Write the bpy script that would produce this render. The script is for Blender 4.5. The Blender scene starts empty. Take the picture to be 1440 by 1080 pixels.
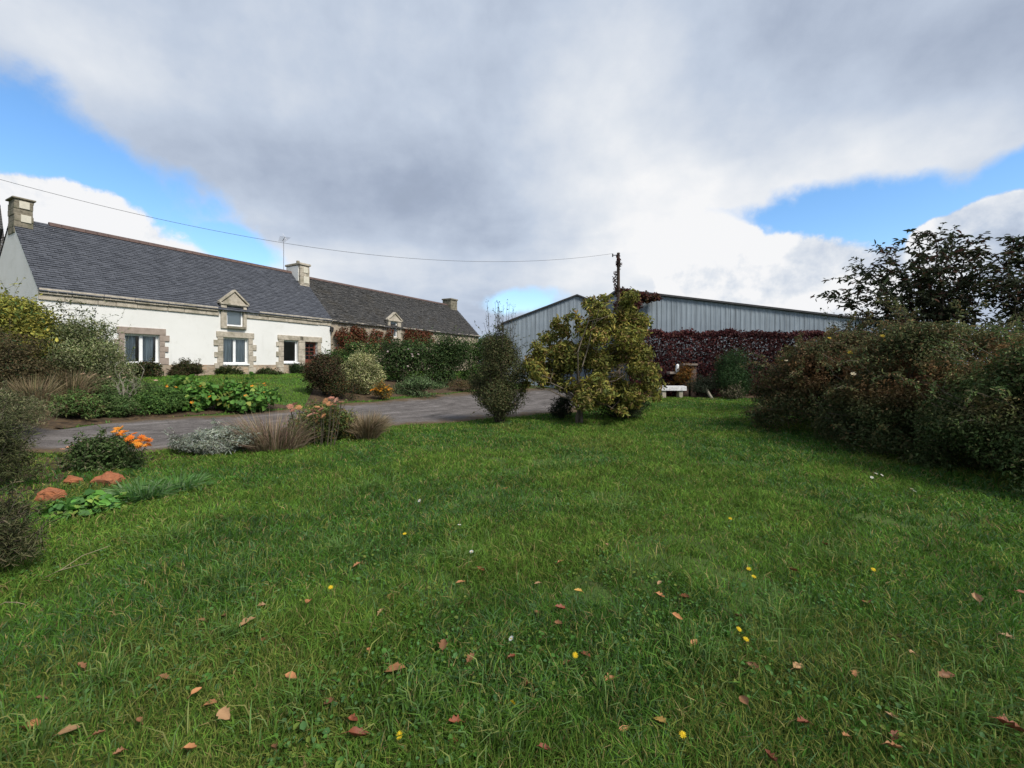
import bpy, bmesh, math, random
import numpy as np
from mathutils import Vector

random.seed(7)
RNG = np.random.default_rng(11)
scene = bpy.context.scene
COL = scene.collection
R = math.radians
PI = math.pi

# ------------------------------------------------------------------ site geometry
EYE = 1.6
FPX, CX, HY = 620.0, 720.0, 513.0          # focal length, principal column and horizon row of the photograph
UX, UY = 0.481, 0.877                      # direction in which the farmhouse runs
CXW, CYW = -15.6, 14.5                     # its near front corner
HOUSE_Z = 1.1
HOUSE_ROT = math.atan2(UY, UX)


def sstep(a, b, x):
    t = np.clip((x - a) / (b - a), 0, 1)
    return t * t * (3 - 2 * t)


def qof(x, y):
    return -UY * x + UX * y


def gz(x, y):
    """height of the ground: level by the camera, rising gently to the farmhouse"""
    x = np.asarray(x, float); y = np.asarray(y, float)
    b = 0.025 * np.sin(x * 0.9 + 1.3) * np.sin(y * 0.7 + 0.4) + 0.012 * np.sin(x * 2.1 + y * 1.7)
    return 1.12 * sstep(8.5, 19.8, qof(x, y)) + b


def gp(px, py):
    """where the line of sight through a photo pixel meets the ground"""
    k, m = (px - CX) / FPX, (HY - py) / FPX
    lo, hi = 0.5, 0.5
    while hi < 90 and EYE + m * hi > float(gz(k * hi, hi)):
        hi += 0.1
    lo = max(0.3, hi - 0.1)
    for _ in range(30):
        mid = (lo + hi) / 2
        if EYE + m * mid > float(gz(k * mid, mid)): lo = mid
        else: hi = mid
    return np.array((k * hi, hi, float(gz(k * hi, hi))))


def at(px, py, Y):
    return np.array(((px - CX) / FPX * Y, Y, EYE + (HY - py) / FPX * Y))


# ------------------------------------------------------------------ node helpers
def new_mat(name):
    m = bpy.data.materials.new(name); m.use_nodes = True
    m.node_tree.nodes.clear()
    return m, m.node_tree


def N(nt, t, **kw):
    n = nt.nodes.new(t)
    for k, v in kw.items(): setattr(n, k, v)
    return n


def L(nt, a, b): nt.links.new(a, b)


def rgba(c): return (c[0], c[1], c[2], 1.0)


def noise(nt, vec, scale, detail=5, rough=0.6, dist=0.0):
    n = N(nt, 'ShaderNodeTexNoise')
    n.inputs['Scale'].default_value = scale
    n.inputs['Detail'].default_value = detail
    n.inputs['Roughness'].default_value = rough
    n.inputs['Distortion'].default_value = dist
    L(nt, vec, n.inputs['Vector'])
    return n.outputs['Fac']


def ramp(nt, fac, stops):
    r = N(nt, 'ShaderNodeValToRGB')
    el = r.color_ramp.elements
    while len(el) < len(stops): el.new(0.5)
    for e, (p, c) in zip(el, stops):
        e.position = p; e.color = rgba(c) if len(c) == 3 else c
    L(nt, fac, r.inputs['Fac'])
    return r.outputs['Color']


def mixc(nt, a, b, fac, mode='MIX'):
    m = N(nt, 'ShaderNodeMix', data_type='RGBA', blend_type=mode)
    for s, v in ((m.inputs[6], a), (m.inputs[7], b)):
        if hasattr(v, 'node'): L(nt, v, s)
        else: s.default_value = rgba(v)
    if hasattr(fac, 'node'): L(nt, fac, m.inputs[0])
    else: m.inputs[0].default_value = fac
    return m.outputs[2]


def vec_scaled(nt, vec, s):
    m = N(nt, 'ShaderNodeMapping')
    m.inputs['Scale'].default_value = s
    L(nt, vec, m.inputs['Vector'])
    return m.outputs['Vector']


def finish(nt, col, rough=0.8, bump=None, bump_d=0.02, bump_s=0.5, metal=0.0, spec=0.3):
    p = N(nt, 'ShaderNodeBsdfPrincipled')
    if hasattr(col, 'node'): L(nt, col, p.inputs['Base Color'])
    else: p.inputs['Base Color'].default_value = rgba(col)
    if hasattr(rough, 'node'): L(nt, rough, p.inputs['Roughness'])
    else: p.inputs['Roughness'].default_value = rough
    p.inputs['Metallic'].default_value = metal
    p.inputs['Specular IOR Level'].default_value = spec
    if bump is not None:
        b = N(nt, 'ShaderNodeBump')
        b.inputs['Strength'].default_value = bump_s
        b.inputs['Distance'].default_value = bump_d
        L(nt, bump, b.inputs['Height']); L(nt, b.outputs['Normal'], p.inputs['Normal'])
    o = N(nt, 'ShaderNodeOutputMaterial')
    L(nt, p.outputs['BSDF'], o.inputs['Surface'])


def objco(nt): return N(nt, 'ShaderNodeTexCoord').outputs['Object']


def speckle_mat(name, c0, c1, scale, rough=0.85, c2=None, scale2=None, bump_d=0.01, bump_s=0.5, spec=0.25, metal=0.0, stretch=None, fine=None):
    m, nt = new_mat(name)
    v = objco(nt)
    vv = vec_scaled(nt, v, stretch) if stretch else v
    f = noise(nt, vv, scale, 6, 0.65)
    col = ramp(nt, f, [(0.32, c0), (0.68, c1)])
    if c2 is not None:
        g = noise(nt, v, scale2 or scale * 0.3, 4, 0.6)
        g = ramp(nt, g, [(0.5, (0, 0, 0)), (0.68, (1, 1, 1))])
        col = mixc(nt, col, c2, g)
    b = noise(nt, vv, fine or scale * 3, 4, 0.6)
    finish(nt, col, rough, b, bump_d, bump_s, metal, spec)
    return m


def leaf_mat(name, trans=0.3, rough=0.55, spec=0.25):
    """foliage: the colour of every leaf is its own (attribute 'Col')"""
    m, nt = new_mat(name)
    a = N(nt, 'ShaderNodeAttribute', attribute_name='Col').outputs['Color']
    p = N(nt, 'ShaderNodeBsdfPrincipled')
    L(nt, a, p.inputs['Base Color'])
    p.inputs['Roughness'].default_value = rough
    p.inputs['Specular IOR Level'].default_value = spec
    t = N(nt, 'ShaderNodeBsdfTranslucent')
    tc = mixc(nt, a, (1.0, 1.0, 0.35), 0.0)
    L(nt, tc, t.inputs['Color'])
    mx = N(nt, 'ShaderNodeMixShader'); mx.inputs[0].default_value = trans
    L(nt, p.outputs[0], mx.inputs[1]); L(nt, t.outputs[0], mx.inputs[2])
    o = N(nt, 'ShaderNodeOutputMaterial'); L(nt, mx.outputs[0], o.inputs['Surface'])
    return m


M = {}
M['leaf'] = leaf_mat('leaf', 0.3, 0.6, 0.15)
M['grass'] = leaf_mat('grass_blade', 0.38, 0.7, 0.12)
M['petal'] = leaf_mat('petal', 0.3, 0.6, 0.2)
M['dry'] = leaf_mat('dry_stalk', 0.15, 0.8, 0.1)
M['bark'] = speckle_mat('bark', (0.07, 0.055, 0.04), (0.17, 0.14, 0.10), 14, 0.9, bump_d=0.02, stretch=(1, 1, 0.25))
M['pale_bark'] = speckle_mat('pale_bark', (0.16, 0.14, 0.11), (0.32, 0.29, 0.23), 14, 0.9, (0.14, 0.16, 0.09), 6, bump_d=0.01)
M['dark_twig'] = speckle_mat('dark_twig', (0.03, 0.025, 0.02), (0.07, 0.055, 0.04), 20, 0.9)
M['granite'] = speckle_mat('granite', (0.30, 0.265, 0.21), (0.52, 0.46, 0.37), 7, 0.9, (0.25, 0.225, 0.165), 2.5, bump_d=0.02, fine=35)
M['granite_pink'] = speckle_mat('pink_granite', (0.255, 0.205, 0.17), (0.35, 0.285, 0.24), 6, 0.9, bump_d=0.01, fine=40)
M['granite_dark'] = speckle_mat('mossy_granite', (0.13, 0.115, 0.085), (0.30, 0.265, 0.20), 8, 0.95, (0.08, 0.085, 0.05), 4, bump_d=0.02, fine=35)
M['pale_block'] = speckle_mat('pale_stone', (0.50, 0.47, 0.38), (0.62, 0.58, 0.48), 9, 0.9)
M['white_paint'] = speckle_mat('white_paint', (0.76, 0.76, 0.75), (0.82, 0.82, 0.81), 5, 0.35, spec=0.5, bump_s=0.05)
M['black_metal'] = speckle_mat('black_metal', (0.012, 0.012, 0.013), (0.025, 0.024, 0.023), 20, 0.5, spec=0.5)
M['grey_metal'] = speckle_mat('grey_metal', (0.22, 0.22, 0.23), (0.34, 0.34, 0.35), 20, 0.45, metal=0.6)
M['door_wood'] = speckle_mat('door_wood', (0.11, 0.03, 0.018), (0.17, 0.05, 0.03), 6, 0.45, spec=0.45, stretch=(4, 4, 0.5))
M['ridge_tile'] = speckle_mat('ridge_tile', (0.075, 0.052, 0.046), (0.13, 0.085, 0.072), 5, 0.85)
M['pole_wood'] = speckle_mat('pole_wood', (0.045, 0.032, 0.026), (0.10, 0.07, 0.055), 9, 0.9, stretch=(3, 3, 0.3))
M['cable'] = speckle_mat('cable', (0.06, 0.06, 0.065), (0.09, 0.09, 0.09), 9, 0.6)
M['terracotta'] = speckle_mat('terracotta', (0.20, 0.068, 0.03), (0.38, 0.145, 0.065), 5, 0.9, (0.15, 0.075, 0.04), 5, bump_d=0.03, stretch=(1, 1, 6))
M['bench_stone'] = speckle_mat('bench_stone', (0.50, 0.49, 0.49), (0.74, 0.73, 0.73), 6, 0.85, (0.40, 0.40, 0.38), 9)
M['old_wood'] = speckle_mat('old_wood', (0.15, 0.115, 0.09), (0.26, 0.21, 0.17), 8, 0.85, stretch=(1, 1, 5))
M['brick'] = speckle_mat('old_brick', (0.09, 0.055, 0.045), (0.17, 0.11, 0.085), 8, 0.9, (0.12, 0.10, 0.08), 5)


def plaster_mat():
    m, nt = new_mat('white_render')
    v = objco(nt)
    a = noise(nt, v, 0.5, 6, 0.6)
    base = ramp(nt, a, [(0.3, (0.65, 0.645, 0.61)), (0.7, (0.73, 0.722, 0.69))])
    s = noise(nt, vec_scaled(nt, v, (3.0, 3.0, 0.25)), 2.0, 6, 0.7)
    base = mixc(nt, base, (0.44, 0.43, 0.39), ramp(nt, s, [(0.56, (0, 0, 0)), (0.85, (0.42, 0.42, 0.42))]))
    pt = noise(nt, v, 1.4, 7, 0.7, 0.4)
    base = mixc(nt, base, (0.50, 0.49, 0.44), ramp(nt, pt, [(0.54, (0, 0, 0)), (0.74, (0.45, 0.45, 0.45))]))
    finish(nt, base, 0.9, noise(nt, v, 45, 4, 0.6), 0.004, 0.5)
    return m


def rubble_mat(name, cols, scale=3.4, mortar=(0.33, 0.28, 0.21)):
    m, nt = new_mat(name)
    v = objco(nt)
    vs = vec_scaled(nt, v, (1, 1, 1.7))
    d = N(nt, 'ShaderNodeTexNoise'); d.inputs['Scale'].default_value = 3.0; L(nt, vs, d.inputs['Vector'])
    va = N(nt, 'ShaderNodeVectorMath', operation='MULTIPLY_ADD')
    L(nt, d.outputs['Color'], va.inputs[0]); va.inputs[1].default_value = (0.18, 0.18, 0.18); L(nt, vs, va.inputs[2])
    vo = N(nt, 'ShaderNodeTexVoronoi', feature='F1'); vo.inputs['Scale'].default_value = scale; L(nt, va.outputs[0], vo.inputs['Vector'])
    ve = N(nt, 'ShaderNodeTexVoronoi', feature='DISTANCE_TO_EDGE'); ve.inputs['Scale'].default_value = scale; L(nt, va.outputs[0], ve.inputs['Vector'])
    sep = N(nt, 'ShaderNodeSeparateColor'); L(nt, vo.outputs['Color'], sep.inputs[0])
    stone = ramp(nt, sep.outputs[0], [(i / (len(cols) - 1), c) for i, c in enumerate(cols)])
    stone = mixc(nt, stone, (0.5, 0.5, 0.5), ramp(nt, noise(nt, v, 22, 5, 0.7), [(0.3, (0, 0, 0)), (0.8, (0.5, 0.5, 0.5))]), 'OVERLAY')
    edge = ramp(nt, ve.outputs['Distance'], [(0.03, (1, 1, 1)), (0.09, (0, 0, 0))])
    finish(nt, mixc(nt, stone, mortar, edge), 0.92, ve.outputs['Distance'], 0.05, 0.6)
    return m


def slate_mat(name, c0, c1, lichen=None, amount=0.62, moss=None):
    m, nt = new_mat(name)
    v = objco(nt)
    a = N(nt, 'ShaderNodeAttribute', attribute_name='Col').outputs['Fac']
    col = ramp(nt, a, [(0.0, c0), (1.0, c1)])
    col = mixc(nt, col, (0.5, 0.5, 0.5), ramp(nt, noise(nt, v, 1.1, 5, 0.6), [(0.3, (0, 0, 0)), (0.8, (0.45, 0.45, 0.45))]), 'OVERLAY')
    if lichen:
        col = mixc(nt, col, lichen, ramp(nt, noise(nt, v, 5.0, 6, 0.75), [(amount, (0, 0, 0)), (amount + 0.09, (0.85, 0.85, 0.85))]))
    if moss:
        col = mixc(nt, col, moss, ramp(nt, noise(nt, v, 0.8, 6, 0.75), [(0.52, (0, 0, 0)), (0.7, (0.6, 0.6, 0.6))]))
    finish(nt, col, 0.62 if not lichen else 0.85, noise(nt, v, 30, 3), 0.004, 0.4, spec=0.35)
    return m


def corrugated_mat():
    m, nt = new_mat('corrugated_sheet')
    v = objco(nt)
    col = ramp(nt, noise(nt, v, 0.6, 5, 0.6), [(0.3, (0.195, 0.232, 0.265)), (0.7, (0.275, 0.32, 0.355))])
    st = noise(nt, vec_scaled(nt, v, (9, 9, 0.22)), 1.6, 6, 0.7)
    col = mixc(nt, col, (0.10, 0.115, 0.125), ramp(nt, st, [(0.46, (0, 0, 0)), (0.70, (0.9, 0.9, 0.9))]))
    rs = noise(nt, vec_scaled(nt, v, (3, 3, 0.7)), 1.1, 5, 0.7)
    col = mixc(nt, col, (0.19, 0.14, 0.105), ramp(nt, rs, [(0.62, (0, 0, 0)), (0.78, (0.5, 0.5, 0.5))]))
    finish(nt, col, 0.5, noise(nt, v, 12, 3), 0.004, 0.3, metal=0.15, spec=0.4)
    return m


def glass_mat():
    m, nt = new_mat('window_glass')
    tr = N(nt, 'ShaderNodeBsdfTransparent'); tr.inputs[0].default_value = (0.86, 0.9, 0.9, 1)
    gl = N(nt, 'ShaderNodeBsdfGlossy'); gl.inputs['Roughness'].default_value = 0.03
    gl.inputs['Color'].default_value = (1, 1, 1, 1)
    fr = N(nt, 'ShaderNodeFresnel'); fr.inputs['IOR'].default_value = 1.5
    mx = N(nt, 'ShaderNodeMixShader')
    L(nt, fr.outputs[0], mx.inputs[0]); L(nt, tr.outputs[0], mx.inputs[1]); L(nt, gl.outputs[0], mx.inputs[2])
    o = N(nt, 'ShaderNodeOutputMaterial'); L(nt, mx.outputs[0], o.inputs['Surface'])
    return m


def ground_mat():
    m, nt = new_mat('turf_soil')
    v = objco(nt)
    a = ramp(nt, noise(nt, v, 0.9, 6, 0.65), [(0.3, (0.04, 0.075, 0.018)), (0.7, (0.07, 0.11, 0.026))])
    a = mixc(nt, a, (0.055, 0.045, 0.028), ramp(nt, noise(nt, v, 7, 6, 0.7), [(0.5, (0, 0, 0)), (0.7, (0.7, 0.7, 0.7))]))
    finish(nt, a, 0.95, noise(nt, v, 40, 4), 0.02, 0.6, spec=0.1)
    return m


def road_mat():
    m, nt = new_mat('worn_tarmac')
    v = objco(nt)
    a = N(nt, 'ShaderNodeAttribute', attribute_name='Col').outputs['Vector']     # (along, across)
    f = noise(nt, v, 1.6, 7, 0.75, 0.5)
    col = ramp(nt, f, [(0.32, (0.078, 0.070, 0.066)), (0.68, (0.145, 0.130, 0.122))])
    tr = noise(nt, vec_scaled(nt, a, (2.2, 13, 1)), 1.0, 6, 0.7, 0.25)
    col = mixc(nt, col, (0.225, 0.205, 0.195), ramp(nt, tr, [(0.50, (0, 0, 0)), (0.68, (0.7, 0.7, 0.7))]))
    col = mixc(nt, col, (0.035, 0.034, 0.030), ramp(nt, tr, [(0.30, (0.8, 0.8, 0.8)), (0.42, (0, 0, 0))]))
    g = noise(nt, v, 38, 4, 0.75)
    col = mixc(nt, col, (0.26, 0.235, 0.22), ramp(nt, g, [(0.58, (0, 0, 0)), (0.70, (0.8, 0.8, 0.8))]))
    col = mixc(nt, col, (0.03, 0.028, 0.027), ramp(nt, g, [(0.30, (0.7, 0.7, 0.7)), (0.42, (0, 0, 0))]))
    pt = noise(nt, v, 6.0, 6, 0.8, 0.6)
    col = mixc(nt, col, (0.045, 0.042, 0.038), ramp(nt, pt, [(0.34, (0.75, 0.75, 0.75)), (0.44, (0, 0, 0))]))
    col = mixc(nt, col, (0.27, 0.245, 0.225), ramp(nt, pt, [(0.58, (0, 0, 0)), (0.70, (0.65, 0.65, 0.65))]))
    sx = N(nt, 'ShaderNodeSeparateXYZ'); L(nt, a, sx.inputs[0])
    e = N(nt, 'ShaderNodeMath', operation='PINGPONG'); L(nt, sx.outputs[1], e.inputs[0]); e.inputs[1].default_value = 0.5
    e2 = N(nt, 'ShaderNodeMath', operation='MULTIPLY_ADD'); L(nt, noise(nt, v, 2.2, 6, 0.8), e2.inputs[0]); e2.inputs[1].default_value = -0.42; L(nt, e.outputs[0], e2.inputs[2])
    mr = N(nt, 'ShaderNodeMapRange'); L(nt, e2.outputs[0], mr.inputs['Value']); mr.inputs['From Min'].default_value = -0.17; mr.inputs['From Max'].default_value = -0.06; mr.inputs['To Min'].default_value = 0.9; mr.inputs['To Max'].default_value = 0.0
    lc = ramp(nt, noise(nt, v, 14, 5, 0.8), [(0.3, (0.055, 0.038, 0.022)), (0.55, (0.12, 0.082, 0.045)), (0.7, (0.05, 0.065, 0.022))])
    col = mixc(nt, col, lc, mr.outputs['Result'])
    finish(nt, col, 1.0, g, 0.012, 0.7, spec=0.03)
    return m


def cloth_mat():
    m, nt = new_mat('net_curtain')
    v = objco(nt)
    w = noise(nt, vec_scaled(nt, v, (10, 10, 0.3)), 2.2, 3, 0.5)
    col = ramp(nt, w, [(0.35, (0.45, 0.48, 0.50)), (0.65, (0.80, 0.82, 0.83))])
    finish(nt, col, 0.9)
    return m


M['plaster'] = plaster_mat()
M['plinth'] = rubble_mat('plinth_rubble', [(0.36, 0.25, 0.17), (0.42, 0.32, 0.22), (0.27, 0.21, 0.16), (0.46, 0.36, 0.26)], 4.0)
M['rubble'] = rubble_mat('rubble_wall', [(0.27, 0.22, 0.16), (0.36, 0.30, 0.22), (0.22, 0.19, 0.15), (0.40, 0.33, 0.25)], 3.0)
M['slate'] = slate_mat('slate', (0.056, 0.060, 0.071), (0.084, 0.089, 0.103))
M['old_slate'] = slate_mat('lichened_slate', (0.040, 0.039, 0.038), (0.074, 0.070, 0.065), (0.26, 0.25, 0.22), 0.645, (0.060, 0.050, 0.034))
M['corrugated'] = corrugated_mat()
M['glass'] = glass_mat()
M['turf'] = ground_mat()
M['road'] = road_mat()
M['curtain'] = cloth_mat()
M['soil'] = speckle_mat('bed_soil', (0.035, 0.025, 0.017), (0.095, 0.068, 0.043), 5, 0.95, (0.13, 0.085, 0.045), 9, bump_d=0.05, spec=0.1)
M['dark_room'] = speckle_mat('dark_interior', (0.03, 0.028, 0.026), (0.045, 0.042, 0.04), 2, 0.9)


# ------------------------------------------------------------------ mesh helpers
class MB:
    def __init__(s): s.v = []; s.f = []; s.c = []

    def add(s, vs, fs, col=None):
        o = len(s.v); s.v += [tuple(map(float, p)) for p in vs]
        s.f += [tuple(o + i for i in f) for f in fs]
        s.c += [col if col is not None else (0.5, 0.5, 0.5)] * len(vs)

    def box(s, x0, x1, y0, y1, z0, z1, j=0.0):
        P = [(x0, y0, z0), (x1, y0, z0), (x1, y1, z0), (x0, y1, z0), (x0, y0, z1), (x1, y0, z1), (x1, y1, z1), (x0, y1, z1)]
        if j: P = [tuple(c + random.uniform(-j, j) for c in p) for p in P]
        s.add(P, [(0, 3, 2, 1), (4, 5, 6, 7), (0, 1, 5, 4), (1, 2, 6, 5), (2, 3, 7, 6), (3, 0, 4, 7)])

    def prism(s, poly, y0, y1):
        """polygon in x-z, extruded along y"""
        n = len(poly)
        P = [(x, y0, z) for x, z in poly] + [(x, y1, z) for x, z in poly]
        s.add(P, [tuple(range(n)), tuple(range(2 * n - 1, n - 1, -1))] + [(i, (i + 1) % n, n + (i + 1) % n, n + i)[::-1] for i in range(n)])

    def prism_x(s, poly, x0, x1):
        n = len(poly)
        P = [(x0, y, z) for y, z in poly] + [(x1, y, z) for y, z in poly]
        s.add(P, [tuple(range(n)), tuple(range(2 * n - 1, n - 1, -1))] + [(i, (i + 1) % n, n + (i + 1) % n, n + i)[::-1] for i in range(n)])

    def tube(s, pts, rs, sides=6, col=None):
        pts = [np.array(p, float) for p in pts]
        V, F = [], []
        for i, p in enumerate(pts):
            d = pts[min(i + 1, len(pts) - 1)] - pts[max(i - 1, 0)]
            d = d / (np.linalg.norm(d) + 1e-9)
            a = np.cross(d, (0, 0, 1.0) if abs(d[2]) < 0.9 else (1.0, 0, 0)); a /= np.linalg.norm(a)
            b = np.cross(d, a)
            r = rs[i] if hasattr(rs, '__len__') else rs
            for k in range(sides):
                t = 2 * PI * k / sides
                V.append(p + r * (a * math.cos(t) + b * math.sin(t)))
        for i in range(len(pts) - 1):
            for k in range(sides):
                k2 = (k + 1) % sides
                F.append((i * sides + k, i * sides + k2, (i + 1) * sides + k2, (i + 1) * sides + k))
        F.append(tuple(range(sides))[::-1]); F.append(tuple(range((len(pts) - 1) * sides, len(pts) * sides)))
        s.add(V, F, col)

    def limb(s, p0, p1, r0, r1, n=5, wig=0.06, sag=0.0, sides=5, rng=random, col=None):
        p0 = np.array(p0, float); p1 = np.array(p1, float)
        ln = np.linalg.norm(p1 - p0)
        pts = []
        for i in range(n + 1):
            t = i / n
            w = wig * ln * math.sin(PI * t) if n > 1 else 0
            q = p0 + (p1 - p0) * t + np.array([rng.uniform(-w, w), rng.uniform(-w, w), rng.uniform(-w, w) * 0.5 + sag * ln * math.sin(PI * t)])
            pts.append(q)
        s.tube(pts, [r0 + (r1 - r0) * i / n for i in range(n + 1)], sides, col)
        return pts

    def build(s, name, mat, parent=None, smooth=False, bevel=0.0):
        me = bpy.data.meshes.new(name)
        me.from_pydata(s.v, [], s.f)
        ca = me.color_attributes.new('Col', 'FLOAT_COLOR', 'POINT')
        arr = np.ones((len(s.v), 4), np.float32); arr[:, :3] = np.array(s.c, np.float32).reshape(-1, 3)
        ca.data.foreach_set('color', arr.ravel())
        me.materials.append(mat)
        if smooth: me.polygons.foreach_set('use_smooth', [True] * len(me.polygons))
        me.update()
        o = bpy.data.objects.new(name, me); COL.objects.link(o)
        if parent: o.parent = parent
        if bevel:
            b = o.modifiers.new('bevel', 'BEVEL'); b.width = bevel; b.segments = 2; b.limit_method = 'ANGLE'
        return o


def np_obj(name, V, F, C, mat, parent=None):
    """fast mesh from arrays: V (n,3), F (m,k) all of one size, C (n,3) vertex colours"""
    me = bpy.data.meshes.new(name)
    n, (m, k) = len(V), F.shape
    me.vertices.add(n); me.vertices.foreach_set('co', np.ascontiguousarray(V, np.float32).ravel())
    me.loops.add(m * k); me.loops.foreach_set('vertex_index', np.ascontiguousarray(F, np.int32).ravel())
    me.polygons.add(m)
    me.polygons.foreach_set('loop_start', np.arange(0, m * k, k, dtype=np.int32))
    me.polygons.foreach_set('loop_total', np.full(m, k, np.int32))
    ca = me.color_attributes.new('Col', 'FLOAT_COLOR', 'POINT')
    arr = np.ones((n, 4), np.float32); arr[:, :3] = C
    ca.data.foreach_set('color', arr.ravel())
    me.materials.append(mat)
    me.update(calc_edges=True); me.validate()
    o = bpy.data.objects.new(name, me); COL.objects.link(o)
    if parent: o.parent = parent
    return o


def tag(o, label=None, cat=None, group=None, kind=None):
    if label: o['label'] = label
    if cat: o['category'] = cat
    if group: o['group'] = group
    if kind: o['kind'] = kind
    return o


def thing(name, label, cat, loc=(0, 0, 0), rz=0.0, group=None):
    o = bpy.data.objects.new(name, None); COL.objects.link(o)
    o.empty_display_size = 0.2
    o.location = loc; o.rotation_euler = (0, 0, rz)
    return tag(o, label, cat, group)


def vnoise(x, y, seed=0):
    """smooth 2-D value noise in 0..1"""
    rs = np.random.default_rng(seed); T = rs.random((64, 64))
    xi = np.floor(x).astype(int); yi = np.floor(y).astype(int)
    fx = x - xi; fy = y - yi
    fx = fx * fx * (3 - 2 * fx); fy = fy * fy * (3 - 2 * fy)
    g = lambda a, b: T[a % 64, b % 64]
    return (g(xi, yi) * (1 - fx) + g(xi + 1, yi) * fx) * (1 - fy) + (g(xi, yi + 1) * (1 - fx) + g(xi + 1, yi + 1) * fx) * fy


def inpoly(x, y, poly):
    r = np.zeros(x.shape, bool); n = len(poly)
    for i in range(n):
        x0, y0 = poly[i]; x1, y1 = poly[(i + 1) % n]
        c = ((y0 > y) != (y1 > y)) & (x < (x1 - x0) * (y - y0) / ((y1 - y0) + 1e-12) + x0)
        r ^= c
    return r


# ------------------------------------------------------------------ foliage
def pick_colors(n, palette, rng, jit=0.22):
    w = np.array([p[0] for p in palette], float); w /= w.sum()
    c = np.array([p[1] for p in palette])[rng.choice(len(palette), n, p=w)]
    return c * (1 + rng.uniform(-jit, jit, (n, 1))) * (1 + rng.uniform(-0.08, 0.08, (n, 3)))


def leaf_mesh(P, Nn, size, aspect, rng, droop=0.25, T=None):
    """one bent pointed leaf at every point: V (n*6,3), quads"""
    n = len(P)
    if T is None:
        T = rng.normal(size=(n, 3))
    T = T - Nn * (T * Nn).sum(1, keepdims=True)
    T /= np.linalg.norm(T, axis=1, keepdims=True) + 1e-9
    S = np.cross(Nn, T)
    ln = (size * rng.uniform(0.55, 1.2, n) * np.where(rng.random(n) < 0.12, 1.5, 1.0))[:, None]
    w = ln * aspect * 0.5
    fold = Nn * w * 0.35
    a = P
    b = P + T * ln * 0.3 + S * w * 0.9 + fold
    c = P + T * ln * 0.68 + S * w * 0.75 + fold - Nn * ln * droop * 0.3
    d = P + T * ln - Nn * ln * droop
    e = P + T * ln * 0.68 - S * w * 0.75 + fold - Nn * ln * droop * 0.3
    f = P + T * ln * 0.3 - S * w * 0.9 + fold
    V = np.stack([a, b, c, d, e, f], 1).reshape(-1, 3)
    i = np.arange(n)[:, None] * 6
    F = np.concatenate([i + np.array([[0, 1, 2, 3]]), i + np.array([[0, 3, 4, 5]])])
    return V, F


def blob_leaves(name, blobs, n, size, aspect, palette, rng, parent, mat=None, zmin=0.0, up=0.4, core=0.45, droop=0.25, clump_jit=0.25, jit=0.22, tint=None, rand=0.8, extra=None):
    B = np.array([b[:6] for b in blobs], float)
    w = (B[:, 3] * B[:, 4] * B[:, 5]) ** 0.67; w /= w.sum()
    k = rng.choice(len(B), n, p=w)
    D = rng.normal(size=(n, 3)); D /= np.linalg.norm(D, axis=1, keepdims=True)
    r = (core + (1 - core) * np.sqrt(rng.random(n)))[:, None]
    r = r * (1 + 0.12 * rng.normal(size=(n, 1)))
    P = B[k, :3] + D * B[k, 3:6] * r
    ok = P[:, 2] > zmin
    P, D, k = P[ok], D[ok], k[ok]; n = len(P)
    Nn = D + rng.normal(size=(n, 3)) * rand + np.array([0, 0, up]); Nn /= np.linalg.norm(Nn, axis=1, keepdims=True)
    V, F = leaf_mesh(P, Nn, size, aspect, rng, droop)
    C = pick_colors(n, palette, rng, jit) * (1 + rng.uniform(-clump_jit, clump_jit, (len(B), 1)))[k]
    if tint is not None: C = tint(P, C, rng)
    C = np.repeat(np.clip(C, 0, 1), 6, 0)
    if extra is not None:
        V, F, C = np.concatenate([V, extra[0]]), np.concatenate([F, extra[1] + len(V)]), np.concatenate([C, extra[2]])
    return np_obj(name, V, F, C, mat or M['leaf'], parent)


def clumps(W, H, D, n, cr, rng, shape='dome', z0=0.0):
    out = []
    for _ in range(n):
        h = rng.random()
        if shape == 'dome': h = h ** 0.8; Rr = math.sqrt(max(0.02, 1 - h * h * 0.95))
        elif shape == 'round': h = 0.5 + 0.5 * math.sin((h - 0.5) * PI * 0.95); Rr = math.sqrt(max(0.03, 1 - (2 * h - 1) ** 2))
        elif shape == 'column': Rr = min(1.0, 0.75 + h * 1.2) * (1 - max(0, h - 0.5) ** 1.3 * 1.5)
        elif shape == 'block': Rr = 1.0 - 0.25 * h
        elif shape == 'cone': Rr = max(0.1, 1 - h * 0.9)
        else: Rr = 1.0
        a = rng.uniform(0, 2 * PI); rr = Rr * math.sqrt(rng.random())
        c = cr * rng.choice([0.45, 0.7, 1.0, 1.3, 1.6], p=[.2, .25, .25, .2, .1]) * rng.uniform(0.85, 1.15)
        rx = max(0.0, W / 2 - c * W * 0.5) * rr; ry = max(0.0, D / 2 - c * D * 0.5) * rr
        cz = z0 + c * H * 0.3 + h * max(0.05, H - z0 - c * H * 0.9)
        out.append((rx * math.cos(a), ry * math.sin(a), cz, c * W * 0.5, c * D * 0.5, c * min(W, H) * 0.5))
    A = np.array(out)
    for i, (lo, hi) in enumerate(((-W / 2, W / 2), (-D / 2, D / 2), (z0, H))):     # let the clumps fill the whole plant
        a0, a1 = (A[:, i] - A[:, 3 + i] * 0.92).min(), (A[:, i] + A[:, 3 + i] * 0.92).max()
        k = (hi - lo) / (a1 - a0)
        A[:, i] = lo + (A[:, i] - a0) * k; A[:, 3 + i] *= max(k, 1.0) ** 0.5 if k > 1 else k
    return [tuple(r) for r in A]


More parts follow.
